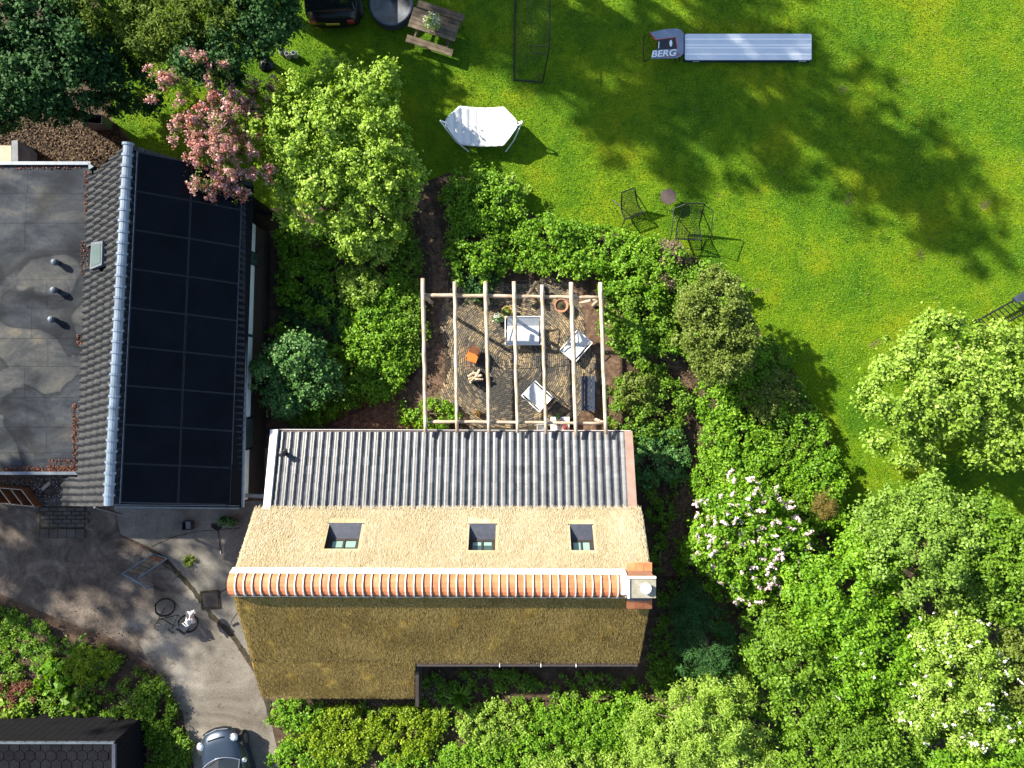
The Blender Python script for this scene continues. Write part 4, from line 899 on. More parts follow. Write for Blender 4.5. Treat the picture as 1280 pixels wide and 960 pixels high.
def lettering(body, p0, p1, height, m, par, shear=0.3):
    cu = bpy.data.curves.new('lettering', 'FONT'); cu.body = body; cu.size = 1.0; cu.shear = shear; cu.extrude = 0.002; cu.offset = 0.02
    cu.materials.append(MATS[m]); o = bpy.data.objects.new('lettering', cu); COL.objects.link(o)
    bpy.context.view_layer.update(); wd = max(0.2, o.dimensions.x)
    me_ = bpy.data.meshes.new_from_object(o.evaluated_get(bpy.context.evaluated_depsgraph_get())); bpy.data.objects.remove(o)
    me_.name = 'lettering'; o = bpy.data.objects.new('lettering', me_); COL.objects.link(o)
    d = (p1 - p0); sx = d.length / wd; ux = d.normalized(); uz = Vector((ux.x * -ux.z, 0, 1)).normalized(); nz = (uz - ux * uz.dot(ux)).normalized(); uy = nz.cross(ux)
    o.parent = par; q = p0 - world_loc(par)
    hy = height / 0.7
    o.matrix_local = Matrix(((ux.x * sx, uy.x * hy, nz.x, q.x), (ux.y * sx, uy.y * hy, nz.y, q.y), (ux.z * sx, uy.z * hy, nz.z, q.z), (0, 0, 0, 1)))
    return o
up = Vector((0, 0, 0.022))
lettering('BERG', pd(813.6, 71.7) + up, pd(846.0, 69.6) + up, 0.235, 'print_white', lowpad)
padp('pad_stripe', [(832, 71.8), (849, 68.2), (849.4, 66.8), (838, 69.6)], 'red_trim', -0.012)
t = thing('air_mat', 'long silver inflatable tumbling mat with white stripes on the shaded lawn', 'air mat', P(935, 58))
za = 0.2; a, b = P(855.3, 75.3, za), P(1015, 42.3, za); rr = 0.07; ring = []
for cx_, cy_, a0 in ((b.x - rr, b.y - rr, 0), (a.x + rr, b.y - rr, 1), (a.x + rr, a.y + rr, 2), (b.x - rr, a.y + rr, 3)):
    for k in range(4): th = (a0 + k / 3) * math.pi / 2; ring.append(Vector((cx_ + rr * math.cos(th), cy_ + rr * math.sin(th), za)))
MB().prism(ring, (0, 0, -0.19)).build('side_wall', 'airmat_side', t)
cen = sum(ring, Vector()) / len(ring); top = [p + (cen - p).normalized() * 0.02 + Vector((0, 0, 0.012)) for p in ring]
MB().prism(top, (0, 0, -0.011)).build('top', 'airmat_top', t)
for y in (49.2, 56.4, 60.0, 68.0):
    q = P(856, y, za); MB().box(((a.x + b.x) / 2, q.y, za + 0.014), (b.x - a.x - 0.06, 0.055, 0.004)).build('stripe', 'print_white', t)
for x, w_ in ((1000, 0.09), (1003.5, 0.06), (1006, 0.09)): MB().box((P(x, 0, 0.1).x, a.y - 0.002, 0.12), (w_, 0.006, 0.06)).build('side_print', 'print_white', t)
MB().box((P(870, 0, 0.1).x, a.y - 0.002, 0.11), (0.25, 0.006, 0.04)).build('side_print', 'print_white', t)
# wire lounge chairs
def wire_chair(label, cx, cy, ang, s, arms):
    c = P(cx, cy); t = thing('wire_chair', label, 'chair', c, 'black wire chairs on the lawn'); M = place(c, ang); k = s
    seatp = lambda u, v: Vector(((u - 0.5) * (0.62 - 0.18 * v) * k, (-0.38 + 0.75 * v) * k, (0.42 - 0.17 * math.sin(min(1, v / 0.55) * math.pi / 2) + max(0, v - 0.5) * 1.15 - 0.04 * math.sin(u * math.pi)) * k))
    mb = MB(M)
    for i in range(15): mb.tube([seatp(i / 14, j / 10) for j in range(11)], 0.008, 3)
    for j in range(19): mb.tube([seatp(i / 5, j / 18) for i in range(6)], 0.008, 3)
    mb.build('seat_mesh', 'black_metal', t)
    MB(M).tube([seatp(0, 0), seatp(1, 0), *[seatp(1, j / 8) for j in range(1, 9)], *[seatp(0, 1 - j / 8) for j in range(0, 9)]], 0.026, 6).build('rim', 'black_metal', t)
    for sx in (-1, 1):
        MB(M).tube([seatp(0.5 + sx * 0.5, 0.02), (sx * 0.40 * k, -0.52 * k, 0.0)], 0.02, 5).build('leg', 'black_metal', t)
        MB(M).tube([seatp(0.5 + sx * 0.5, 0.55), (sx * 0.38 * k, 0.42 * k, 0.0)], 0.02, 5).build('leg', 'black_metal', t)
        if arms: MB(M).tube([(sx * 0.40 * k, -0.52 * k, 0.0), (sx * 0.46 * k, -0.3 * k, 0.62 * k), (sx * 0.46 * k, 0.25 * k, 0.72 * k), seatp(0.5 + sx * 0.5, 0.97)], 0.02, 5).build('arm_rest', 'black_metal', t)
    MB(M).tube([(-0.40 * k, -0.52 * k, 0.012), (0.40 * k, -0.52 * k, 0.012)], 0.012, 5).build('stretcher', 'black_metal', t)
wire_chair('small armless black wire chair near the hedge', 785, 260, 0.35, 1.22, False)
wire_chair('large black wire armchair beside the brown side table', 857, 284, -0.05, 1.6, True)
c = P(832, 250); t = thing('side_table', 'hexagonal brown topped side table between two black wire chairs', 'table', c)
MB().prism([Vector((c.x + 0.33 * math.cos(k * math.pi / 3 + 0.45), c.y + 0.33 * math.sin(k * math.pi / 3 + 0.45), 0.52)) for k in range(6)], (0, 0, -0.035)).build('table_top', 'brown_top', t)
for k in range(3):
    th = k * 2.094 + 0.4; MB().tube([(c.x + 0.22 * math.cos(th), c.y + 0.22 * math.sin(th), 0.49), (c.x + 0.34 * math.cos(th), c.y + 0.34 * math.sin(th), 0)], 0.012, 5).build('leg', 'black_metal', t)
# picnic table
c = P(544, 36, 0.4); t = thing('picnic_table', 'weathered wooden picnic table with two attached benches', 'picnic table', (c.x, c.y, 0)); M = place((c.x, c.y, 0), math.radians(-18))
for k in range(5): MB(M).box((0, (k - 2) * 0.155, 0.74), (1.85 + random.uniform(-0.02, 0.02), 0.142, 0.04)).build('plank', 'weathered_wood', t)
for sy in (-1, 1):
    for k in range(2): MB(M).box((0, sy * (0.62 + k * 0.145), 0.44), (1.85, 0.132, 0.04)).build('bench_plank', 'weathered_wood', t)
for sx in (-1, 1):
    MB(M).box((sx * 0.65, 0, 0.40), (0.07, 1.45, 0.05)).build('cross_rail', 'weathered_wood', t); MB(M).box((sx * 0.65, 0, 0.69), (0.07, 0.72, 0.05)).build('cross_rail', 'weathered_wood', t)
    for sy in (-1, 1): MB(M).box((sx * 0.59, sy * 0.38, 0.35), (0.04, 0.09, 0.80), Matrix.Rotation(sy * 0.5, 3, 'X')).build('leg', 'weathered_wood', t)
q = P(539, 30, 0.76)
tp = potted('flower_pot', 'white pot with feathery pale flowers on the picnic table', P(541, 31, 0.76), 0.10, 0.16, 'white_paint', [('foliage', 'lime', 0.36, 0.4, 0.10, 240), ('blossom', 'white', 0.38, 0.45, 0.07, 140)])
# round grey covered tub
c = P(491, 12); t = thing('covered_tub', 'round grey tub with wrinkled cover at the edge of the lawn', 'tub', c)
MB().lathe(c, [(0.80, 0), (0.84, 0.1), (0.82, 0.42), (0.78, 0.45)], 28).build('tub_wall', 'plastic_dark', t)
prof = [(0.86 - k * 0.085, 0.455 - 0.05 * (k / 10) + 0.014 * (k % 2)) for k in range(11)]; MB().lathe(c, prof, 30).build('cover', 'tarp_grey', t, smooth=True)
# black kettle barbecue and jugs
c = P(341.5, 92); t = thing('kettle_barbecue', 'black kettle barbecue with round lid under the trees', 'barbecue', c)
MB().lathe((c.x, c.y, 0.45), [(0.06, 0), (0.24, 0.1), (0.28, 0.25), (0.29, 0.27), (0.27, 0.36), (0.17, 0.45), (0.05, 0.48)], 20).build('kettle', 'car_black', t, smooth=True)
MB().tube([(c.x - 0.06, c.y, 0.93), (c.x - 0.05, c.y, 0.98), (c.x + 0.05, c.y, 0.98), (c.x + 0.06, c.y, 0.93)], 0.014, 5).build('handle', 'grey_metal', t)
for k in range(3): th = k * 2.094; MB().tube([(c.x + 0.15 * math.cos(th), c.y + 0.15 * math.sin(th), 0.52), (c.x + 0.27 * math.cos(th), c.y + 0.27 * math.sin(th), 0)], 0.013, 5).build('leg', 'grey_metal', t)
for k, (x, y, lab) in enumerate(((354.5, 68, 'grey metal jug closest to the black barbecue, of three'), (362, 72, 'grey metal jug standing between two like it'), (370, 71, 'grey metal jug nearest the sunlit grass, of three'))):
    c = P(x, y); t = thing('grey_jug', lab, 'jug', c, 'grey jugs under the trees')
    MB().lathe(c, [(0.09, 0), (0.11, 0.05), (0.105, 0.22), (0.075, 0.3), (0.09, 0.36), (0.075, 0.36), (0.065, 0.25)], 14).build('body', 'grey_plastic', t, smooth=True)
    MB().tube([c + Vector((0.08, 0.02, 0.32)), c + Vector((0.19, 0.08, 0.3)), c + Vector((0.17, 0.06, 0.14)), c + Vector((0.10, 0.02, 0.1))], 0.012, 5).build('handle', 'grey_plastic', t)
# black bench at the frame edge
t = thing('metal_bench', 'black metal slatted bench behind the pale tree at the lawn edge', 'bench', P(1260, 395))
A, B = P(1223, 400, 0.42), P(1285, 366, 0.42); d = (B - A).normalized(); n2 = Vector((d.y, -d.x, 0)); ln_ = 2.7
MB().tube([A, A + d * ln_], 0.035, 6).build('rail', 'black_metal', t); MB().tube([A + n2 * 0.62 + d * 0.25, A + n2 * 0.62 + d * ln_], 0.03, 6).build('rail', 'black_metal', t)
for k in range(14): a = A + d * (0.08 + k * 0.19); MB().box((a + n2 * 0.32 + d * 0.12), (0.66, 0.035, 0.02), RZ(math.atan2((n2 + d * 0.3).y, (n2 + d * 0.3).x))).build('slat', 'black_metal', t)
MB().prism([A - d * 0.03, A + n2 * 0.62 + d * 0.2, A + n2 * 0.62 + d * 0.24, A + d * 0.03], (0, 0, -0.42)).build('end_panel', 'black_metal', t)
MB().prism([A + d * 1.5 - n2 * 0.12, A + d * 2.7 - n2 * 0.14, A + d * 2.7 + n2 * 0.16, A + d * 1.55 + n2 * 0.12], (0, 0, 0.12)).build('cushion', 'plastic_dark', t)
for k in (0.1, 2.6): 
    for m_ in (0, 0.6): q = A + d * k + n2 * m_; MB().tube([q, (q.x, q.y, 0)], 0.025, 6).build('leg', 'black_metal', t)

# ------------------------------------------------------------------ cars
def car(name, label, nose, ang, L_, W, Hh, paint, rear_plate=False, rounded=True):
    """nose: middle of the front bumper on the ground; local +Y is forward"""
    M = place(nose, ang); t = thing(name, label, 'car', nose)
    hw = W / 2
    # stations: y (0 front .. -L), half width, top z of the body shell
    st = [(-0.02, 0.52, 0.50, 0.30), (-0.10, 0.74, 0.60, 0.22), (-0.32, 0.90, 0.74, 0.18), (-0.62, 0.97, 0.83, 0.18), (-1.05, 1.0, 0.92, 0.18), (-1.45, 1.0, 0.97, 0.18), (-2.4, 1.0, 0.98, 0.18), (-L_ + 0.7, 0.99, 0.97, 0.18), (-L_ + 0.25, 0.93, 0.90, 0.2), (-L_, 0.78, 0.6, 0.3)]
    vs = []; fs = []; nseg = 12
    for y, wf, zt, zb in st:
        for k in range(nseg):
            u = k / (nseg - 1) * 2 - 1; a = abs(u); sg = 1 if u >= 0 else -1
            if a > 0.8: x = wf * hw * (0.985 if a > 0.95 else 1.0); z = zb + (zt - zb) * (0.0 if a > 0.95 else 0.45)
            else: x = wf * hw * (a / 0.8) ** 0.9 * 0.97; z = zt - (zt - zb) * 0.26 * (a / 0.8) ** 4 + 0.035 * (1 - (a / 0.8) ** 2)
            vs.append((sg * x, y - 0.17 * (a ** 2) * (1 if y > -0.7 else 0), z))
    for i in range(len(st) - 1):
        for k in range(nseg - 1): fs.append((i * nseg + k, i * nseg + k + 1, (i + 1) * nseg + k + 1, (i + 1) * nseg + k))
    fs += [tuple(range(nseg)), tuple(range((len(st) - 1) * nseg, len(st) * nseg))]
    body = MB(M).add(vs, fs).build('body', paint, t, smooth=True)
    sb = body.modifiers.new('smooth', 'SUBSURF'); sb.levels = 1; sb.render_levels = 2
    # cabin
    y0, y1 = -1.02, -L_ + 0.35; rw = hw * 0.76
    gl = [(-hw * 0.86, y0 - 0.18, 0.93), (0, y0 + 0.06, 0.985), (hw * 0.86, y0 - 0.18, 0.93), (rw * 0.94, y0 - 0.78, Hh - 0.06), (0, y0 - 0.66, Hh - 0.02), (-rw * 0.94, y0 - 0.78, Hh - 0.06)]
    MB(M).add(gl, [(0, 1, 4, 5), (1, 2, 3, 4)]).build('windscreen', 'car_glass', t)
    rf = [(-rw, y0 - 0.78, Hh - 0.06), (0, y0 - 0.66, Hh - 0.02), (rw, y0 - 0.78, Hh - 0.06), (rw, y1 + 0.35, Hh - 0.07), (0, y1 + 0.25, Hh - 0.04), (-rw, y1 + 0.35, Hh - 0.07)]
    MB(M).prism(rf, (0, 0, 0.035)).build('roof', paint, t)
    for sx in (-1, 1):
        MB(M).add([(sx * hw * 0.86, y0 - 0.19, 0.93), (sx * rw, y0 - 0.79, Hh - 0.06), (sx * rw, y1 + 0.34, Hh - 0.07), (sx * hw * 0.88, y1 - 0.02, 0.93)], [(0, 1, 2, 3)]).build('side_window', 'car_glass', t)
        MB(M).tube([(sx * hw * 0.86, y0 - 0.16, 0.95), (sx * rw, y0 - 0.77, Hh - 0.03)], 0.035, 6).build('pillar', paint, t)
        mir = MB(M).lathe((sx * hw * 1.07, y0 - 0.22, 0.93), [(0.05, 0), (0.10, 0.05), (0.09, 0.12), (0.03, 0.15)], 10).build('mirror', 'chrome' if rounded else paint, t, smooth=True)
        hl = MB(M).lathe((sx * hw * 0.74, -0.42, 0.66), [(0.14, 0), (0.15, 0.08), (0.12, 0.10), (0.09, 0.10)], 18).build('headlight', 'chrome', t)
        MB(M).lathe((sx * hw * 0.74, -0.42, 0.70), [(0.10, 0), (0.095, 0.06), (0.03, 0.075)], 16).build('lens', 'lamp_clear', hl, smooth=True)
        MB(M).box((sx * hw * 0.66, -L_ + 0.02, 0.72), (0.24, 0.08, 0.16)).build('tail_light', 'lamp_red', t)
        for y in (-0.72, -L_ + 0.72):
            wh = MB(M @ Matrix.Translation((sx * (hw - 0.1), y, 0.31)) @ Matrix.Rotation(math.pi / 2, 4, 'Y')).lathe((0, 0, -0.1), [(0.2, 0), (0.31, 0.02), (0.31, 0.18), (0.2, 0.2)], 20).build('wheel', 'rubber', t)
            MB(M @ Matrix.Translation((sx * (hw - 0.0), y, 0.31)) @ Matrix.Rotation(math.pi / 2, 4, 'Y')).lathe((0, 0, -0.012), [(0.19, 0), (0.19, 0.02), (0.05, 0.03)], 14).build('rim', 'grey_metal', wh)
        MB(M).tube([(sx * 0.05, y0 + 0.10, 1.0), (sx * 0.05 - 0.45, y0 - 0.06, 1.01)], 0.01, 4).build('wiper', 'black_metal', t)
    MB(M).add([(-rw * 0.95, y1 + 0.33, Hh - 0.07), (rw * 0.95, y1 + 0.33, Hh - 0.07), (hw * 0.85, y1 - 0.05, 0.95), (-hw * 0.85, y1 - 0.05, 0.95)], [(0, 1, 2, 3)]).build('rear_window', 'car_glass', t)
    arc = [(u * hw * 0.88, y0 + 0.10 - 0.30 * u * u, 0.955 + 0.05 * (1 - u * u)) for u in [i / 8 - 1 for i in range(17)]]
    MB(M).tube(arc, 0.018, 5).build('windscreen_trim', 'chrome', t)
    MB(M).tube([(-hw * 0.62, -0.13, 0.47), (-hw * 0.3, -0.02, 0.49), (0, 0.01, 0.5), (hw * 0.3, -0.02, 0.49), (hw * 0.62, -0.13, 0.47)], 0.04, 6).build('bumper', 'black_metal', t)
    MB(M).tube([(-hw * 0.5, -0.10, 0.56), (0, -0.01, 0.58), (hw * 0.5, -0.10, 0.56)], 0.016, 5).build('grille_bar', 'chrome', t)
    MB(M).box((0, -0.30, 0.755), (0.62, 0.10, 0.012), Matrix.Rotation(0.35, 3, 'X')).build('grille', 'black_metal', t)
    MB(M).box((0, -L_ - 0.01, 0.62), (0.52, 0.02, 0.11)).build('number_plate', 'plate_yellow', t)
    return t
car('parked_car', 'dark blue-grey car with round headlights nosing up the driveway', P(277, 903), math.radians(16), 3.7, 1.78, 1.42, 'car_grey')
rear = P(418, 40); car('black_car', 'black car with yellow number plate parked in deep shade', (rear.x, rear.y + 4.4, 0), 0.02, 4.4, 2.15, 1.75, 'car_black')

# ------------------------------------------------------------------ bicycle
def bicycle(label, px0, px1, lean):
    a, b = P(*px0), P(*px1); c = (a + b) / 2; d = (b - a).normalized(); t = thing('bicycle', label, 'bicycle', c)
    M = place(c, math.atan2(d.y, d.x)) @ Matrix.Rotation(lean, 4, 'X')   # local x from front wheel to rear wheel, z up
    for sx, nm in ((-0.54, 'wheel'), (0.54, 'wheel')):
        ringp = [(sx + 0.34 * math.cos(i / 24 * 6.2832), 0, 0.35 + 0.34 * math.sin(i / 24 * 6.2832)) for i in range(25)]
        wh = MB(M).tube(ringp, 0.032, 6).build('wheel', 'rubber', t)
        sp = MB(M)
        for i in range(14): th = i / 14 * 6.2832; sp.tube([(sx, 0.02 * (-1) ** i, 0.35), (sx + 0.33 * math.cos(th), 0, 0.35 + 0.33 * math.sin(th))], 0.003, 3)
        sp.build('spokes', 'grey_metal', wh)
        MB(M).tube([(sx + 0.37 * math.cos(th), 0, 0.35 + 0.37 * math.sin(th)) for th in [math.pi * (0.05 + 0.85 * i / 10) for i in range(11)]], 0.024, 5).build('mudguard', 'black_metal', t)
    MB(M).tube([(-0.38, 0, 0.85), (0.02, 0, 0.32), (0.22, 0, 0.82)], 0.022, 6).tube([(-0.36, 0, 0.75), (0.2, 0, 0.72)], 0.02, 6).tube([(0.02, 0, 0.32), (0.54, 0, 0.35), (0.2, 0, 0.74)], 0.013, 6).build('frame', 'black_metal', t)
    MB(M).tube([(-0.54, 0, 0.35), (-0.36, 0, 0.95), (-0.33, 0, 1.06)], 0.018, 6).build('fork', 'black_metal', t)
    MB(M).tube([(-0.15, -0.30, 1.06), (-0.30, -0.22, 1.10), (-0.36, 0, 1.08), (-0.30, 0.22, 1.10), (-0.15, 0.30, 1.06)], 0.014, 6).build('handlebar', 'black_metal', t)
    MB(M).prism([(0.10, -0.03, 0.96), (0.34, -0.09, 0.97), (0.38, 0, 0.97), (0.34, 0.09, 0.97), (0.10, 0.03, 0.96)], (0, 0, -0.06)).build('saddle', 'rubber', t)
    MB(M).tube([(0.22, 0, 0.8), (0.24, 0, 0.94)], 0.014, 6).build('seat_post', 'grey_metal', t)
    MB(M).box((0.52, 0, 0.76), (0.36, 0.14, 0.02)).build('rack', 'black_metal', t)
    for sy in (-1, 1): MB(M).box((0.54, sy * 0.14, 0.58), (0.34, 0.10, 0.3)).build('pannier', 'plastic_dark', t)
    return t, M
bt, BM = bicycle('black bicycle leaning beside the cracked concrete', (206, 744), (252, 776), 0.75)
# white child seat / cover on the bicycle
c = P(236, 774, 0.9); t = thing('white_bag', 'crumpled white bag hanging on the bicycle rear rack', 'bag', c); vs = []; n1, n2_ = 12, 8
for i in range(n1):
    for j in range(n2_):
        th = i / n1 * 6.2832; ph = j / (n2_ - 1) * math.pi; r = 0.17 + 0.05 * math.sin(3 * th + 2 * ph) + 0.03 * math.sin(7 * th)
        vs.append((c.x + r * 0.95 * math.sin(ph) * math.cos(th), c.y + r * 1.5 * math.sin(ph) * math.sin(th), c.z - 0.1 + r * 1.1 * math.cos(ph)))
MB().add(vs, [(i * n2_ + j, i * n2_ + j + 1, ((i + 1) % n1) * n2_ + j + 1, ((i + 1) % n1) * n2_ + j) for i in range(n1) for j in range(n2_ - 1)]).build('bag_body', 'white_fabric', t)
MB().tube([P(232, 778, 0.85), P(228, 779, 0.95), P(233, 783, 0.9), P(237, 781, 0.85)], 0.03, 6).tube([P(238, 768, 0.95), P(243, 763, 1.0), P(244, 766, 0.95)], 0.035, 6).build('strap', 'white_fabric', t)

# ------------------------------------------------------------------ yard things
t = thing('steel_frame', 'low blue steel frame with brown boards lying on the driveway', 'frame', P(180, 708)); zf = 0.3
for a, b, r in (((152.5, 717.5), (192, 692.5), 0.022), ((173, 722), (208.5, 698), 0.03), ((153, 717), (187, 736), 0.03), ((192, 692.5), (209, 698), 0.02)): MB().tube([P(*a, zf), P(*b, zf)], r, 6).build('rail', 'blue_steel', t)
for k in range(5):
    t0, t1 = 0.14 + k * 0.17, 0.14 + k * 0.17 + 0.145; Lr = lambda t_: P(155 + (192 - 155) * t_, 717 - 24 * t_, zf); Rr = lambda t_: P(173 + 35 * t_, 721.5 - 23.5 * t_, zf)
    MB().prism([Lr(t0), Rr(t0), Rr(t1), Lr(t1)], (0, 0, 0.03)).build('board', 'rust_dark' if k == 4 else 'weathered_wood', t)
for x, y in ((153, 717), (187, 735), (192, 693), (208, 698)): MB().tube([P(x, y, zf), Vector((*P(x, y, zf).xy, 0))], 0.02, 5).build('leg', 'blue_steel', t)
c = P(263.5, 749.5); t = thing('manhole_cover', 'square rusty rimmed manhole cover set in the concrete apron', 'manhole', (c.x, c.y, 0.02)); M = place((c.x, c.y, 0.02), 0.08)
MB(M).box((0, 0, 0.012), (0.58, 0.54, 0.02)).build('plate', 'paver', t)
for a, b, dx, dy in ((-0.34, 0, 0.07, 0.72), (0.34, 0, 0.07, 0.72), (0, 0.33, 0.61, 0.07), (0, -0.33, 0.61, 0.07)): MB(M).box((a, b, 0.016), (dx, dy, 0.03)).build('rim', 'dirt_joint', t)
c = P(237, 655.5); t = thing('blue_crate', 'small dark blue open crate on the concrete by the house', 'crate', c)
for a, b, dx, dy in ((-0.17, 0, 0.02, 0.34), (0.17, 0, 0.02, 0.34), (0, 0.16, 0.32, 0.02), (0, -0.16, 0.32, 0.02)): MB().box((c.x + a, c.y + b, 0.16), (dx, dy, 0.28)).build('side', 'plastic_dark', t)
MB().box((c.x + 0.05, c.y, 0.2), (0.2, 0.28, 0.03)).build('lid', 'slate_grey', t)
MB().box((c.x, c.y, 0.035), (0.32, 0.3, 0.02)).build('bottom', 'plastic_dark', t)
potted('potted_shrub', 'grey-green potted shrub at the house corner, nearer the crate', P(281.5, 649.5), 0.16, 0.26, 'plastic_dark', [('foliage', 'blue', 0.23, 0.25, 0.07, 200)])
potted('potted_shrub', 'grey-green potted shrub at the house corner, nearer the cottage', P(293.5, 651.5), 0.16, 0.26, 'plastic_dark', [('foliage', 'blue', 0.23, 0.25, 0.07, 200)])
def spiky(name, label, c, r, n, m, cat='plant', wd=0.03, group=None, rise=0.6, pot=None):
    t = thing(name, label, cat, c, group); th = RNG.uniform(0, 6.283, n); l = r * RNG.uniform(0.6, 1.1, n); e = RNG.uniform(0.25, 1.2, n) * rise
    d = np.stack([np.cos(th), np.sin(th), np.zeros(n)], 1); s = np.stack([-np.sin(th), np.cos(th), np.zeros(n)], 1)
    p0 = np.zeros((n, 3)) + np.array([0, 0, 0.02]); p1 = d * (l * 0.6)[:, None] + np.stack([np.zeros(n), np.zeros(n), l * e], 1); p2 = d * l[:, None] + np.stack([np.zeros(n), np.zeros(n), l * e * 0.75], 1)
    V = np.empty((n * 2, 4, 3)); w_ = wd
    V[:n, 0] = p0 - s * w_ * 0.6; V[:n, 1] = p0 + s * w_ * 0.6; V[:n, 2] = p1 + s * w_; V[:n, 3] = p1 - s * w_
    V[n:, 0] = p1 - s * w_; V[n:, 1] = p1 + s * w_; V[n:, 2] = p2 + s * w_ * 0.15; V[n:, 3] = p2 - s * w_ * 0.15
    tn = RNG.uniform(0, 1, n); link('fronds', fast_mesh('fronds', V.reshape(-1, 3), 4, L[m], np.concatenate([tn, tn])), t); return t
spiky('spiky_plant', 'yellow-green spiky grass tuft growing on the concrete', P(237.5, 700.5), 0.31, 90, 'olive', wd=0.016)
t = thing('broom', 'dark broom lying on the shaded concrete apron', 'broom', P(272, 685)); MB().tube([P(272.5, 664, 0.05), P(275.5, 690, 0.05)], 0.016, 6).build('handle', 'dark_wood', t)
MB().tube([P(275.4, 688, 0.052), P(275.8, 692, 0.052)], 0.019, 6).build('handle_tip', 'white_paint', t)
mb = MB()
for k in range(40): mb.tube([P(272.5, 664, 0.05), P(272 + random.uniform(-9, 7), 655 + random.uniform(-2, 4), 0.03)], 0.008, 3)
mb.build('bristles', 'dark_wood', t)
# paving patch: bricks and slabs
pav = MB().prism([P(49, 633, 0.005), P(106, 633, 0.005), P(106, 673, 0.005), P(49, 673, 0.005)], (0, 0, -0.004)).build('paving_patch', 'dirt_joint'); tag(pav, 'small patch of brick paving at the house corner', None, None, 'structure')
for j in range(5):
    for i in range(5):
        q = P(51.5 + i * 11 + (5.5 if j % 2 else 0) + 5, 636.5 + j * 5, 0.03)
        MB().box(q, (0.315, 0.13, 0.05), RZ(random.uniform(-0.02, 0.02))).build('paver', 'paver', pav)
for i in range(5): MB().box(P(56 + i * 11.2, 667, 0.03), (0.325, 0.345, 0.05), RZ(random.uniform(-0.02, 0.02))).build('slab', 'paver', pav)
# wooden cabinet lying open
t = thing('wooden_cabinet', 'open orange-brown wooden cabinet lying by the annexe', 'cabinet', P(15, 615)); zc = 0.42
o_ = [(-22, 599), (30, 602.5), (47, 628), (44, 634.5), (-22, 629)]
def panel(name, a, b, za_, zb_, th=0.035, m='orange_wood'):
    A, B = P(*a, za_), P(*b, za_); d = (B - A).normalized(); n2 = Vector((-d.y, d.x, 0)) * th
    MB().prism([Vector((p.x, p.y, zc)) for p in (A, B, B + n2, A + n2)], (0, 0, -zc)).build(name, m, t)
    MB().prism([Vector((p.x, p.y, zc + 0.006)) for p in (A, B, B + n2, A + n2)], (0, 0, -0.005)).build('edge_band', 'tan_board', t)
rim = [(-30, 607), (27, 611.5), (44, 634), (-14, 628)]
panel('side', rim[1], rim[0], zc, 0); panel('side', rim[2], rim[1], zc, 0); panel('side', rim[3], rim[2], zc, 0)
for f in (0.25, 0.5, 0.76): panel('shelf', (rim[3][0] + (rim[2][0] - rim[3][0]) * f, rim[3][1] + (rim[2][1] - rim[3][1]) * f), (rim[0][0] + (rim[1][0] - rim[0][0]) * f, rim[0][1] + (rim[1][1] - rim[0][1]) * f), zc, 0)
MB().prism([P(*p, zc) - Vector((0, 0, zc - 0.03)) for p in rim], (0, 0, -0.025)).build('back', 'orange_wood', t)
tag(MB().box(P(57.5, 607.5, 0.03), (0.42, 0.12, 0.045), RZ(0.75)).build('plank', 'tan_board'), 'short pale plank lying in the dark gravel corner', 'plank')
tag(MB().box(P(47.5, 811, 0.12), (0.42, 0.045, 0.03), RZ(0.65)).build('white_stick', 'white_paint'), 'short white stick lying on the weeds', 'stick')
# planter bin and grey panel behind the annexe
zt = 0.9; q = [P(101, 142.5, zt), P(128, 143.5, zt), P(127.5, 155, zt), P(101, 153.5, zt)]; t = thing('planter_bin', 'dark blue-grey open bin standing on leaf litter behind the houses', 'bin', Vector((*((q[0] + q[2]) / 2).xy, 0)))
for k in range(4):
    a, b = q[k], q[(k + 1) % 4]; cen = sum(q, Vector()) / 4; MB().prism([a, b, b.lerp(cen, 0.07), a.lerp(cen, 0.07)], (0, 0, -zt)).build('side', 'plastic_dark', t)
    MB().prism([a + Vector((0, 0, 0.01)), b + Vector((0, 0, 0.01)), b.lerp(cen, 0.08) + Vector((0, 0, 0.01)), a.lerp(cen, 0.08) + Vector((0, 0, 0.01))], (0, 0, -0.008)).build('rim', 'slate_grey', t)
MB().prism([Vector((p.x, p.y, 0.2)) for p in q], (0, 0, -0.15)).build('bottom', 'soil', t)
t = thing('concrete_bunker', 'grey concrete box beside the annexe edge with tan board', 'box', P(28, 190))
q = [P(14.5, 176, 1.0), P(22, 175, 1.0), P(22.5, 203, 1.0), P(14.5, 203, 1.0)]; MB().prism(q, (0, 0, -1.0)).build('upright', 'slate_grey', t)
MB().prism([P(22.6, 178, 0.9), P(38, 188, 0.5), P(38, 203, 0.5), P(22.6, 203, 0.9)], (0, 0, -0.4)).build('ramp', 'slate_grey', t)
MB().prism([P(-20, 181, 0.8), P(14, 182, 0.8), P(14, 204, 0.8), P(-20, 204, 0.8)], (0, 0, -0.05)).build('board', 'tan_board', t)

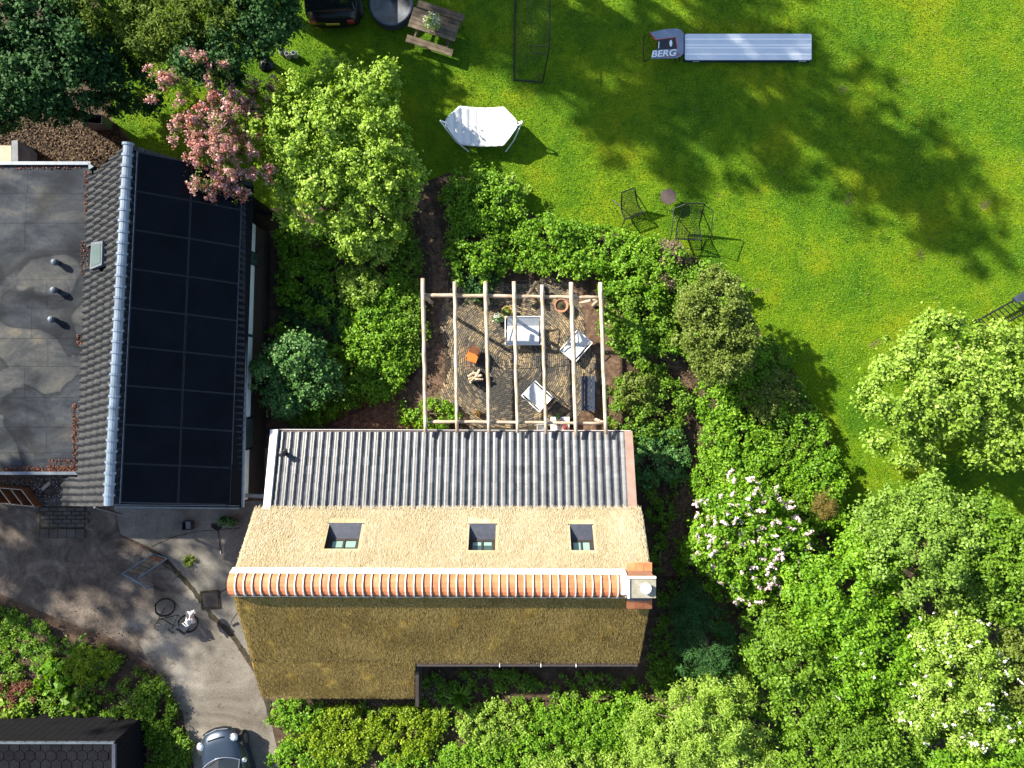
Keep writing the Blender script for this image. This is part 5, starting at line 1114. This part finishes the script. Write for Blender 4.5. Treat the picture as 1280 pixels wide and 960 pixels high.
# ------------------------------------------------------------------ vegetation
def trunk_mesh(root, base, top, r, limbs, m='bark'):
    base, top = Vector(base), Vector(top); mid = base.lerp(top, 0.5) + Vector((random.uniform(-0.15, 0.15), random.uniform(-0.15, 0.15), 0))
    MB().tube([base, mid, top], r, 8, r * 0.6).build('trunk', m, root, smooth=True)
    for e in limbs:
        e = Vector(e); s0 = base.lerp(top, random.uniform(0.55, 0.98)); mm = s0.lerp(e, 0.5) + Vector((random.uniform(-0.15, 0.15), random.uniform(-0.15, 0.15), 0.12))
        MB().tube([s0, mm, e], r * 0.45, 6, r * 0.12).build('limb', m, root, smooth=True)
def tree(name, label, blobs, z, pal_, leaf=0.12, r0=0.30, dens=1.7, cover=1.3, group=None, trunk_r=0.14, bark='bark', rz=None, cat='tree', zmin=-0.35, extra=None, base=None, asp=0.62, rough=0.16, nl=6, flat=0.8):
    """blobs: (px,py,rx_px,ry_px[,z,rz]) seen at crown height z"""
    B = []
    for b in blobs:
        zz = b[4] if len(b) > 4 else z; k = (H - zz) / F; c = P(b[0], b[1], zz)
        rzz = b[5] if len(b) > 5 else (rz if rz else min(b[2], b[3]) * k * 0.8)
        B.append(((c.x, c.y, c.z), (b[2] * k, b[3] * k, min(rzz, zz - 0.05 if zz < 1 else rzz))))
    bx = sum(b[0][0] for b in B) / len(B); by = sum(b[0][1] for b in B) / len(B)
    if base: q = P(*base); bx, by = q.x, q.y
    root = thing(name, label, cat, (bx, by, 0), group); o = np.array([bx, by, 0])
    C, R, D = crown_clumps(B, r0, dens, zmin, rough)
    keep = C[:, 2] > 0.08; C, R, D = C[keep], R[keep], D[keep]
    if extra is None: sel = np.zeros(len(C), bool)
    V, tn = clump_leaves(C, R, D, leaf, cover, asp, flat)
    V[:, 2] = np.maximum(V[:, 2], 0.015)
    link('crown', fast_mesh('crown', V - o, 4, L[pal_], tn), root)
    top = (bx, by, max(0.4, z * 0.95)) 
    lim = [tuple(C[i] * 0.9 + np.array([bx, by, z]) * 0.1) for i in RNG.choice(len(C), min(nl, len(C)), replace=False)]
    trunk_mesh(root, (bx, by, 0), top, trunk_r, lim, bark)
    if extra:                                          # blossom: (palette, count of clusters, cluster radius, petals each, petal size, name)
        for (pm, cnt, cr, pet, ps, nm) in extra:
            up = np.where(D[:, 2] > 0.0)[0]; ii = RNG.choice(up, cnt); idx = np.repeat(ii, pet)
            cc = C[ii] + D[ii] * (R[ii] * RNG.uniform(0.7, 1.15, cnt))[:, None] + RNG.normal(0, 0.08, (cnt, 3)); cc = np.repeat(cc, pet, 0)
            ax = rdir(cnt, 0.3); ax = np.repeat(ax, pet, 0); d = rdir(len(cc)); 
            p = cc + d * cr * RNG.uniform(0.3, 1, (len(cc), 1)) * 0.6 + ax * cr * RNG.uniform(-1.3, 1.3, (len(cc), 1))
            link(nm, fast_mesh(nm, leaf_verts(p - o, d + np.array([0, 0, 0.4]), ps, 0.8, 0.3), 4, L[pm], RNG.uniform(0, 1, len(p))), root)
    return root
def shrub(label, px, py, rx, ry, h, pal_, leaf=0.10, r0=0.20, name='shrub', group='shrubs in the garden beds', extra=None, dens=1.9, cover=1.02, rough=0.16, asp=0.62):
    z = h * 0.42; return tree(name, label, [(px, py, rx, ry, z, h * 0.58)], z, pal_, leaf, r0, dens, cover, group, 0.04, cat='shrub' if name == 'shrub' else 'plant', zmin=-0.2, extra=extra, rough=rough, asp=asp, nl=3)
def cover_bed(name, label, poly, dens, h, pal_, leaf, r0, hvar=0.5, seed=3, cover=1.2, asp=0.62, cat='ground cover'):
    """low plants nobody could count"""
    w_ = [P(a, b) for a, b in poly]; xs = [q.x for q in w_]; ys = [q.y for q in w_]; n = int(dens * (max(xs) - min(xs)) * (max(ys) - min(ys)))
    p, _a = sample_poly(poly, n); hh = h * (1 + hvar * (field(p[:, 0], p[:, 1], 2.2, seed) * 1.6 + RNG.uniform(-0.5, 0.5, len(p))))
    C = np.column_stack([p, np.maximum(0.05, hh)]); R = r0 * RNG.uniform(0.6, 1.3, len(C)); D = np.tile([0, 0, 1.0], (len(C), 1))
    V, tn = clump_leaves(C, R, D, leaf, cover, asp, 0.7); V[:, 2] = np.maximum(V[:, 2], 0.02)
    return tag(link(name, fast_mesh(name, V, 4, L[pal_] if pal_ in L else pal_, tn)), label, cat, None, 'stuff')

# --- trees in view
tree('lime_green_tree', 'bright lime green leafy tree between house and lawn', [(382, 165, 56, 60, 2.8, 0.9), (442, 135, 50, 45, 2.7, 0.9), (470, 195, 50, 55), (400, 235, 58, 50), (455, 265, 50, 48, 1.8), (365, 200, 35, 45, 1.9), (425, 100, 26, 24, 2.2), (482, 105, 16, 22, 2.0), (503, 225, 25, 40, 1.6), (460, 305, 32, 26, 1.5)], 2.4, 'lime_bright', 0.115, 0.22, 1.7, 1.05, rz=0.95, base=(430, 215), zmin=-0.6, rough=0.2)
tree('blossom_tree', 'pink blossoming crab apple tree overhanging the solar roof', [(216, 114, 24, 13, 4.2, 0.35), (248, 86, 8, 20, 4.3, 0.3), (197, 95, 9, 13, 4.2, 0.3), (275, 92, 13, 9, 3.9, 0.3), (295, 132, 28, 18, 3.0, 0.4), (270, 160, 36, 26), (315, 165, 24, 32, 2.5, 0.45), (265, 200, 30, 28), (300, 215, 28, 34, 3.3, 0.45), (258, 228, 14, 16, 3.8), (328, 125, 18, 20, 2.3, 0.4), (240, 165, 18, 14)], 3.9, 'olive', 0.075, 0.15, 0.55, 0.8, rz=0.55, base=(300, 190), trunk_r=0.11,
     extra=[('pink', 520, 0.14, 26, 0.07, 'blossom'), ('coral', 90, 0.12, 24, 0.07, 'buds')], nl=12)
tree('evergreen_tree', 'dark evergreen tree filling the corner above the annexe', [(20, 25, 60, 50), (75, 40, 50, 50), (25, 100, 48, 46, 3.0), (80, 95, 50, 44, 3.0), (55, 130, 30, 22, 2.7), (5, 140, 28, 22, 2.4), (125, 70, 34, 36, 2.8)], 3.3, 'dark', 0.135, 0.28, 1.8, 1.2, rz=1.3, base=(60, 120), group='dark trees behind the houses', trunk_r=0.22)
tree('conifer_tree', 'yellow-green drooping conifer at the top of the garden', [(150, 10, 48, 42), (215, 20, 60, 50), (275, 20, 45, 45), (190, 62, 36, 16, 2.9), (120, 0, 22, 34, 3.8)], 3.5, 'conifer', 0.135, 0.26, 1.7, 1.0, rz=1.1, base=(220, 60), trunk_r=0.2, asp=0.3)
tree('dark_tree', 'dark leafy tree beside the black car in deep shade', [(300, 45, 38, 45, 3.2), (345, 25, 24, 40, 3.4), (260, 85, 40, 22, 3.0), (160, 110, 40, 30, 2.0)], 3.4, 'dark', 0.12, 0.3, 1.7, 1.1, rz=1.2, base=(322, 70), group='dark trees behind the houses', trunk_r=0.12)
MB().tube([P(338, 84, 0.0), P(331, 58, 1.6), P(325, 40, 2.6)], 0.085, 8, 0.06).build('leaning_trunk', 'pale_bark'); tag(bpy.data.objects['leaning_trunk'], 'bare leaning trunk rising beside the barbecue', 'trunk')
tree('pale_green_tree', 'large pale green tree standing on the lawn by the metal bench', [(1172, 434, 52, 42), (1244, 446, 46, 36), (1130, 490, 52, 50), (1190, 490, 50, 45), (1250, 490, 55, 60), (1130, 545, 38, 38, 2.3), (1250, 555, 40, 30, 2.3), (1300, 505, 40, 66)], 2.9, 'lime', 0.125, 0.28, 1.6, 1.05, rz=1.0, base=(1180, 520), trunk_r=0.2, rough=0.22, bark='pale_bark')
tree('olive_tree', 'small olive-leaved tree at the lawn corner of the bed', [(895, 375, 36, 36), (880, 415, 30, 34, 2.3), (915, 425, 28, 40, 2.3), (865, 385, 18, 22, 2.6), (900, 455, 30, 24, 2.2)], 2.6, 'olive', 0.085, 0.18, 1.8, 0.95, rz=1.0, base=(897, 430), trunk_r=0.08, rough=0.22)
tree('lilac_bush', 'lilac bush covered in pale pink flower spikes', [(930, 640, 50, 38), (900, 680, 40, 36, 2.0), (965, 680, 42, 36, 2.0), (930, 715, 48, 34, 1.6)], 2.2, 'fresh', 0.11, 0.22, 1.7, 1.15, rz=0.9, base=(930, 690), trunk_r=0.07, cat='bush',
     extra=[('lilac', 190, 0.115, 46, 0.07, 'blossom')])
G1 = 'trees of the hedgerow'
tree('hedgerow_tree', 'yellow-green hedgerow tree beside the lilac bush', [(1060, 735, 50, 52), (1020, 765, 38, 34, 3.2), (1085, 690, 36, 30, 3.2), (1010, 720, 24, 26, 3.0)], 3.8, 'fresh', 0.105, 0.25, 1.6, 1.0, G1, rz=1.1, rough=0.2)
tree('hedgerow_tree', 'grey-green tree with upright tips below the shaded lawn gap', [(1150, 690, 58, 48), (1180, 655, 34, 34, 3.8), (1125, 640, 22, 26, 3.6), (1200, 725, 44, 36, 3.2), (1082, 660, 14, 34, 3.2), (1155, 620, 12, 26, 3.4)], 4.4, 'sage', 0.10, 0.24, 1.6, 1.05, G1, rz=1.1, rough=0.24)
tree('hedgerow_tree', 'mid green tree at the frame edge above the hawthorn', [(1250, 690, 50, 46), (1270, 740, 44, 40, 3.6), (1225, 650, 30, 26, 3.8), (1225, 745, 30, 24, 3.0)], 4.2, 'mid', 0.108, 0.26, 1.6, 1.0, G1, rz=1.1, rough=0.22)
tree('hawthorn_tree', 'hawthorn tree dotted with white blossom', [(1190, 830, 55, 55), (1160, 870, 42, 45, 3.6), (1215, 890, 46, 42, 3.6), (1180, 785, 28, 24, 3.6)], 4.4, 'lime', 0.095, 0.22, 1.7, 1.05, G1, rz=1.1, rough=0.2, extra=[('white', 150, 0.07, 14, 0.06, 'blossom')])
tree('hedgerow_tree', 'bronze tinted tree beside the white blossoming hawthorn', [(1262, 835, 36, 40), (1285, 870, 30, 40)], 4.0, 'olive', 0.10, 0.24, 1.6, 1.05, G1, rz=1.0)
tree('hedgerow_tree', 'fresh green tree in the bottom corner below the hawthorn', [(1250, 930, 46, 40), (1190, 945, 44, 30, 3.2), (1285, 905, 30, 40)], 3.8, 'fresh', 0.10, 0.24, 1.6, 1.0, G1, rz=1.0)
tree('hedgerow_tree', 'bright green tree with white flower specks beside the hawthorn', [(1095, 810, 50, 46), (1060, 850, 36, 36, 3.2), (1115, 860, 34, 32, 3.0)], 3.8, 'fresh', 0.105, 0.26, 1.6, 1.0, G1, rz=1.0, rough=0.22, extra=[('white', 26, 0.07, 14, 0.06, 'blossom')])
tree('hedgerow_tree', 'shaded mid green tree below the lilac bush', [(985, 825, 44, 40), (1010, 880, 44, 40, 3.0), (965, 790, 34, 30, 2.4)], 3.4, 'mid', 0.10, 0.24, 1.6, 1.0, G1, rz=1.0, rough=0.22)
tree('hedgerow_tree', 'tree with dense small leaves at the bottom edge below the bright tree', [(1070, 930, 54, 40), (1120, 925, 34, 34, 3.0), (1010, 945, 40, 30, 2.8)], 3.4, 'mid', 0.10, 0.25, 1.6, 1.0, G1, rz=1.0)
tree('willow_bush', 'willowy pale green bush at the bottom edge right of the hedge', [(880, 905, 48, 44), (830, 925, 44, 40, 2.2), (920, 940, 44, 34, 2.4), (905, 865, 40, 28, 2.0)], 2.8, 'lime', 0.12, 0.24, 1.7, 1.05, None, rz=0.9, asp=0.32, cat='bush', rough=0.22)
tree('conifer_bush', 'feathery dark conifer leaning beside the cottage gable', [(880, 800, 34, 44, 1.8), (860, 760, 22, 30, 1.6), (905, 845, 22, 24, 1.5)], 1.9, 'dark', 0.10, 0.2, 1.5, 0.9, None, rz=0.8, asp=0.25, cat='bush', bark='pale_bark')
tree('rhododendron', 'grey-green rhododendron shrub beside the solar house wall', [(370, 445, 34, 26), (335, 470, 20, 22, 1.7), (395, 470, 30, 30, 1.6), (355, 500, 28, 20, 1.3)], 2.0, 'blue', 0.105, 0.2, 1.7, 1.1, None, rz=0.6, base=(368, 478), trunk_r=0.05, cat='bush')
# --- shrubs, north bed
S = shrub
S('bright green rounded shrub at the start of the mulch path', 604, 255, 48, 40, 1.3, 'fresh', 0.10, 0.2)
S('fresh green shrub behind the back corner of the pergola', 590, 302, 30, 38, 1.0, 'mid', 0.10, 0.2)
S('glossy long leaved shrub at the lawn edge of the bed', 632, 240, 24, 20, 1.0, 'lime', 0.15, 0.18, asp=0.35)
S('dark green shrub shaded behind the left pergola poles', 600, 348, 30, 26, 0.8, 'dark', 0.10, 0.2)
S('spreading fresh green shrub behind the sofa logs', 690, 305, 46, 34, 1.1, 'fresh', 0.095, 0.19)
S('fresh green shrub between the pergola and the wire chairs', 750, 315, 46, 32, 1.1, 'fresh', 0.09, 0.18)
S('broad bright shrub against the last pergola pole', 800, 345, 44, 40, 1.5, 'fresh', 0.10, 0.2)
S('deep green shrub beside the white armchair and olive tree', 798, 405, 46, 46, 1.4, 'mid', 0.105, 0.2)
S('dry pinkish grey shrub near the wire armchair', 836, 322, 18, 20, 1.3, 'dry', 0.07, 0.15, cover=0.8)
S('low dry brown shrub behind the pergola corner', 828, 348, 16, 14, 1.35, 'dry', 0.07, 0.13, cover=0.7)
S('mid green shrub under the olive tree and dry shrub', 850, 360, 24, 28, 1.2, 'mid', 0.09, 0.18)
# --- east bed
S('round mounded shrub beside the dark bench with yellowing top', 811, 510, 49, 48, 1.0, 'mid', 0.095, 0.19)
S('yellow tinged shrub top on the round mound', 797, 490, 22, 22, 1.35, 'olive', 0.08, 0.14, cover=0.9)
S('long leaved dark shrub below the round mound', 818, 568, 42, 40, 0.9, 'blue', 0.14, 0.18, asp=0.35)
S('bright shrub beside the narrow mulch path bend', 896, 500, 26, 36, 1.0, 'fresh', 0.10, 0.19)
S('dark green shrub in the shade of the olive tree', 945, 455, 38, 34, 1.0, 'mid', 0.095, 0.2)
S('olive green shrub at the lawn side of the east bed', 965, 495, 34, 30, 1.5, 'olive', 0.085, 0.18)
S('fresh shrub in the middle of the east bed', 915, 550, 38, 36, 1.2, 'fresh', 0.10, 0.19)
S('mid green shrub facing the lawn in the east bed', 990, 545, 38, 36, 1.1, 'mid', 0.10, 0.19)
S('bright shrub above the lilac bush', 955, 590, 42, 32, 1.2, 'fresh', 0.10, 0.19)
S('yellow-green shrub beside the path above the lilac', 897, 598, 30, 40, 1.0, 'fresh', 0.09, 0.17)
S('leafy shrub at the lawn tip of the east bed', 1020, 595, 30, 38, 1.2, 'fresh', 0.105, 0.19)
S('round rusty brown feathery shrub at the tip of the bed', 1027, 628, 15, 17, 1.5, 'brown', 0.07, 0.12, asp=0.2)
S('green shrub between rusty shrub and lilac', 1000, 640, 30, 28, 1.0, 'mid', 0.10, 0.19)
# --- west bed
S('dark fern-like shrub patch beside the solar house', 398, 400, 46, 36, 0.6, 'dark', 0.09, 0.17)
S('broad leaved hosta clump under the lime tree', 380, 325, 30, 42, 0.5, 'mid', 0.24, 0.22, name='hosta', group=None, asp=0.55)
S('yellow-green shrub below the lime tree', 455, 360, 30, 26, 1.3, 'lime', 0.10, 0.18)
S('bright green rounded shrub in the middle of the west bed', 472, 420, 38, 34, 1.2, 'fresh', 0.10, 0.18)
S('leafy shrub left of the first pergola pole', 506, 400, 26, 50, 0.9, 'mid', 0.095, 0.18)
S('fresh shrub at the lower end of the west bed', 484, 462, 32, 28, 0.8, 'fresh', 0.10, 0.18)
S('low mid green shrub beside the mulch path curve', 506, 330, 20, 38, 0.8, 'mid', 0.095, 0.18)
S('shaded shrub beside the rhododendron', 430, 480, 36, 28, 0.8, 'mid', 0.10, 0.18)
S('low green clump at the lean-to gutter', 535, 517, 34, 18, 0.6, 'fresh', 0.09, 0.16)
S('low grassy clump near the lean-to corner', 390, 515, 40, 16, 0.5, 'mid', 0.13, 0.15, asp=0.2)
# --- south hedge
S('lit green hedge shrub beside the driveway tip', 372, 893, 32, 20, 0.7, 'fresh', 0.10, 0.17)
S('bushy yellow-green shrub south of the low thatch', 430, 920, 50, 36, 0.8, 'yellow', 0.085, 0.16)
S('bright shrub at the bottom edge near the driveway', 385, 945, 46, 24, 0.6, 'fresh', 0.085, 0.16)
S('yellow-green shrub beside the dark furrow', 510, 915, 46, 34, 0.8, 'yellow', 0.085, 0.16)
S('bright clipped shrub at the bottom left of the furrow', 520, 955, 40, 24, 0.7, 'fresh', 0.085, 0.15)
S('lime green clipped hedge shrub right of the furrow', 618, 905, 46, 28, 1.0, 'lime', 0.085, 0.16)
S('fresh green hedge shrub below the lime hedge', 610, 945, 52, 28, 0.9, 'fresh', 0.085, 0.16)
S('dense hedge shrub south of the cottage middle', 690, 915, 44, 34, 1.1, 'fresh', 0.09, 0.17)
S('hedge shrub with darker hollows below the gutter end', 745, 905, 42, 30, 1.1, 'fresh', 0.09, 0.17)
S('bottom edge hedge shrub below the middle hedge', 710, 952, 60, 24, 1.0, 'lime', 0.085, 0.16)
S('hedge shrub next to the willowy bush', 790, 905, 36, 34, 1.1, 'fresh', 0.09, 0.17)
S('bottom hedge shrub beside the willowy bush', 785, 950, 34, 24, 1.2, 'lime', 0.10, 0.17)
spiky('spiky_shrub', 'star shaped spiky shrub in the shade by the furrow', P(577, 868), 0.6, 60, 'mid', 'plant', 0.045, None, 0.9)
spiky('spiky_shrub', 'pale spiky shrub at the sunlit edge of the furrow', P(552, 892), 0.5, 50, 'lime', 'plant', 0.045, None, 0.8)
# --- low cover nobody could count
cover_bed('ground_cover', 'dark low ground cover in the shade south of the cottage', [(525, 838), (800, 838), (820, 880), (780, 895), (620, 895), (540, 900), (440, 900), (350, 885), (345, 874), (520, 878)], 10, 0.22, 'mid', 0.10, 0.16)
cover_bed('ground_cover', 'shaded leafy ground cover between gable and hedgerow', [(800, 590), (850, 590), (838, 640), (850, 660), (885, 610), (885, 700), (860, 760), (840, 800), (880, 860), (830, 880), (808, 840), (822, 745)], 11, 0.28, 'mid', 0.11, 0.18)
cover_bed('undergrowth', 'dense green undergrowth filling gaps below the hedgerow trees', [(960, 650), (1300, 640), (1330, 1000), (780, 1000), (840, 860), (900, 760)], 2.6, 0.7, 'fresh', 0.14, 0.28)
cover_bed('ground_cover', 'leafy ground cover filling the east bed', [(880, 470), (930, 420), (985, 460), (1040, 580), (1050, 650), (960, 660), (882, 650), (888, 560), (880, 500)], 9, 0.7, 'fresh', 0.11, 0.2)
cover_bed('ground_cover', 'leafy ground cover filling the bed behind the pergola', [(566, 222), (635, 228), (660, 275), (850, 318), (930, 360), (900, 440), (830, 440), (768, 445), (766, 390), (700, 340), (650, 340), (580, 366), (566, 340)], 9, 0.65, 'fresh', 0.11, 0.2)
cover_bed('ground_cover', 'leafy ground cover filling the bed beside the solar house', [(352, 290), (430, 280), (508, 300), (524, 400), (520, 455), (500, 492), (430, 520), (350, 530), (345, 420)], 10, 0.5, 'fresh', 0.11, 0.19)
cover_bed('ground_cover', 'yellow-green low herbs covering the south border', [(345, 885), (560, 885), (545, 960), (530, 1000), (360, 1000)], 6, 0.25, 'yellow', 0.08, 0.15)
cover_bed('ground_cover', 'bright low herbs between hedge shrubs at the bottom edge', [(570, 890), (820, 885), (830, 1000), (540, 1000)], 6, 0.4, 'fresh', 0.085, 0.16)
cover_bed('weeds', 'tangled weeds and grass beside the driveway', [(-40, 745), (60, 778), (140, 805), (190, 845), (225, 900), (240, 1000), (160, 1000), (165, 915), (100, 905), (-40, 900)], 9, 0.2, 'mid', 0.09, 0.17, 0.7)
cover_bed('weeds', 'patch of green grass weeds at the left frame edge', [(-40, 745), (60, 778), (80, 800), (60, 830), (-40, 840)], 14, 0.12, 'fresh', 0.09, 0.14, asp=0.25)
cover_bed('fern_heap', 'heap of rusty dry fern fronds in the weeds', [(-20, 848), (45, 850), (52, 865), (40, 880), (-20, 885)], 16, 0.28, 'rust_litter', 0.14, 0.16, asp=0.25)
S2 = lambda lab, *a, **k: shrub(lab, *a, group='weeds beside the driveway', **k)
S2('big leaved burdock plant beside the rusty ferns', 68, 845, 20, 20, 0.5, 'fresh', 0.28, 0.2, name='burdock', asp=0.7)
S2('leafy burdock plant next to the shed corner', 100, 880, 18, 14, 0.5, 'mid', 0.26, 0.2, name='burdock', asp=0.7)
S2('pale green leafy weed below the rusty ferns', 25, 885, 22, 12, 0.5, 'lime', 0.2, 0.18, name='burdock', asp=0.6)
S2('bushy green weed beside the driveway curve', 190, 885, 26, 34, 0.6, 'mid', 0.09, 0.16)
S2('yellow-green tall weeds in the middle of the weed bed', 115, 830, 34, 22, 0.5, 'yellow', 0.12, 0.15, asp=0.25)
S2('dark green weed clump at the bottom of the driveway', 215, 940, 24, 26, 0.6, 'mid', 0.09, 0.16)
S2('shaded weed shrub touching the shed wall', 150, 900, 22, 16, 0.6, 'mid', 0.09, 0.16)
spiky('grass_tuft', 'green grass tuft among the weeds beside the bare soil patch', P(98, 812), 0.5, 60, 'fresh', 'plant', 0.02)
# leaf litter, pebbles
def scatter(name, label, polys, m, size, z=0.03, asp=0.7):
    pts = np.concatenate([sample_poly(q, k)[0] for q, k in polys]); p = np.column_stack([pts, RNG.uniform(0.01, z, len(pts))])
    tag(link(name, fast_mesh(name, leaf_verts(p, np.tile([0, 0, 1.0], (len(p), 1)), size, asp, 0.35), 4, m, RNG.uniform(0, 1, len(p)))), label, 'litter', None, 'stuff')
scatter('leaf_litter', 'fallen tan leaves on the ground behind the annexe', [([(-20, 150), (60, 150), (150, 165), (160, 182), (112, 225), (-20, 215)], 6200)], 'litter', 0.085)
scatter('fallen_leaves', 'few tan fallen leaves scattered over the lawn', [([(560, 20), (1270, 20), (1270, 380), (950, 380), (660, 240)], 170)], 'litter', 0.07)
scatter('pebbles', 'pale pebbles along the shaded cottage eaves', [([(395, 876), (520, 876), (540, 840), (560, 845), (545, 885), (440, 892)], 700), ([(730, 850), (790, 858), (760, 885), (720, 870)], 150), ([(0, 600), (78, 596), (78, 632), (40, 632), (0, 600)], 900)], 'pebbles', 0.05)
scatter('mulch_chips', 'brown bark chips along the garden paths', [([(500, 225), (560, 225), (570, 440), (540, 545), (400, 545), (500, 490)], 5200), ([(770, 455), (870, 440), (880, 560), (860, 560), (830, 470), (775, 480)], 1800), ([(820, 600), (880, 590), (870, 720), (815, 720)], 1600), ([(150, 740), (60, 775), (140, 800), (230, 900), (245, 900), (190, 820), (120, 770)], 700)], 'litter', 0.06)

# --- trees standing outside the frame whose shade lies on the lawn, the yard and the annexe
G2 = 'tall trees beyond the garden'
def far_tree(label, x, y, h, r, dens=1.0, pal_='mid'):
    root = thing('tall_tree', label, 'tree', (x, y, 0), G2); k = random.Random(int(x * 10))
    bl = []
    for i in range(7): a = k.uniform(0, 6.28); q = k.uniform(0.15, 0.65) * r; bl.append(((x + q * math.cos(a), y + q * math.sin(a), h - r * k.uniform(0.55, 1.3)), (r * 0.5, r * 0.5, r * 0.45)))
    C, R, D = crown_clumps(bl, 0.6, dens, -0.8, 0.2); V, tn = clump_leaves(C, R, D, 0.32, 0.6)
    link('crown', fast_mesh('crown', V - np.array([x, y, 0]), 4, L[pal_], tn), root)
    trunk_mesh(root, (x, y, 0), (x, y, h - r * 0.6), 0.28, [b[0] for b in bl])
for lab_, tx, ty, r_, dn_ in (('nearest the picnic table', 3.6, 13.4, 3.2, 0.55), ('second from the picnic table', 6.2, 11.9, 2.9, 0.5), ('behind the football goal', 9.6, 13.6, 3.2, 0.55), ('closest to the trampoline', 9.2, 10.0, 2.7, 0.42), ('behind the silver mat', 14.6, 8.9, 3.2, 0.42), ('behind the black car', -1.2, 14.6, 2.9, 0.6), ('toward the pale tree', 16.2, 6.6, 2.2, 0.32), ('beyond the mat', 5.2, 9.8, 2.0, 0.28)):
    zc_ = 15.0; off_ = zc_ / math.tan(SUN_EL); far_tree('tall tree far beyond the lawn, ' + lab_, tx - SHD.x * off_, ty - SHD.y * off_, zc_ + r_ * 0.9, r_, dn_)
far_tree('smaller unseen tree added to shade the lawn beyond the black car', -12.4, 16.6, 7.6, 2.1, 1.0)  # unseen tree added to cast an off-frame roof's shade on the lawn
for lab_, tx, ty, r_, dn_ in (('west of the driveway', -17.5, -6.4, 3.0, 0.8), ('west of the blue steel frame', -13.8, -7.6, 2.6, 0.6), ('west of the weeds', -15.5, -11.2, 1.8, 0.3)):
    zc_ = 13.0; off_ = zc_ / math.tan(SUN_EL); far_tree('tall tree far ' + lab_, tx - SHD.x * off_, ty - SHD.y * off_, zc_ + r_ * 0.9, r_, dn_)

# --- grass blades over the visible lawn
def blades(n):
    vis = [(140, 150), (150, -110), (1390, -110), (1390, 730), (1310, 720), (1180, 660), (1060, 690), (1030, 660), (1055, 620), (1045, 570), (1018, 510), (985, 455), (945, 410), (925, 350), (850, 312), (760, 290), (662, 268), (640, 228), (560, 216), (520, 232), (330, 262), (200, 215)]
    p, _a = sample_poly(vis, n); N = len(p); p = np.column_stack([p, np.full(N, 0.004)])
    th = RNG.uniform(0, 6.283, N); ln2 = RNG.uniform(0.03, 0.075, N); d = np.stack([np.cos(th), np.sin(th), np.zeros(N)], 1); s = np.stack([-np.sin(th), np.cos(th), np.zeros(N)], 1)
    t = d * (ln2 * RNG.uniform(0.2, 1.0, N))[:, None] + np.stack([np.zeros(N), np.zeros(N), ln2 * 0.8], 1); V = np.empty((N, 3, 3)); wd = RNG.uniform(0.008, 0.020, N)[:, None]
    V[:, 0] = p - s * wd; V[:, 1] = p + s * wd; V[:, 2] = p + t
    tn = np.clip(0.5 + 0.35 * field(p[:, 0], p[:, 1], 0.9, 5) + 0.25 * field(p[:, 0], p[:, 1], 4.0, 6) + RNG.normal(0, 0.16, N), 0, 1)
    tag(link('grass', fast_mesh('grass', V.reshape(-1, 3), 3, 'grass_blade', tn)), 'short green grass blades over the whole lawn', 'grass', None, 'stuff')
blades(500000)
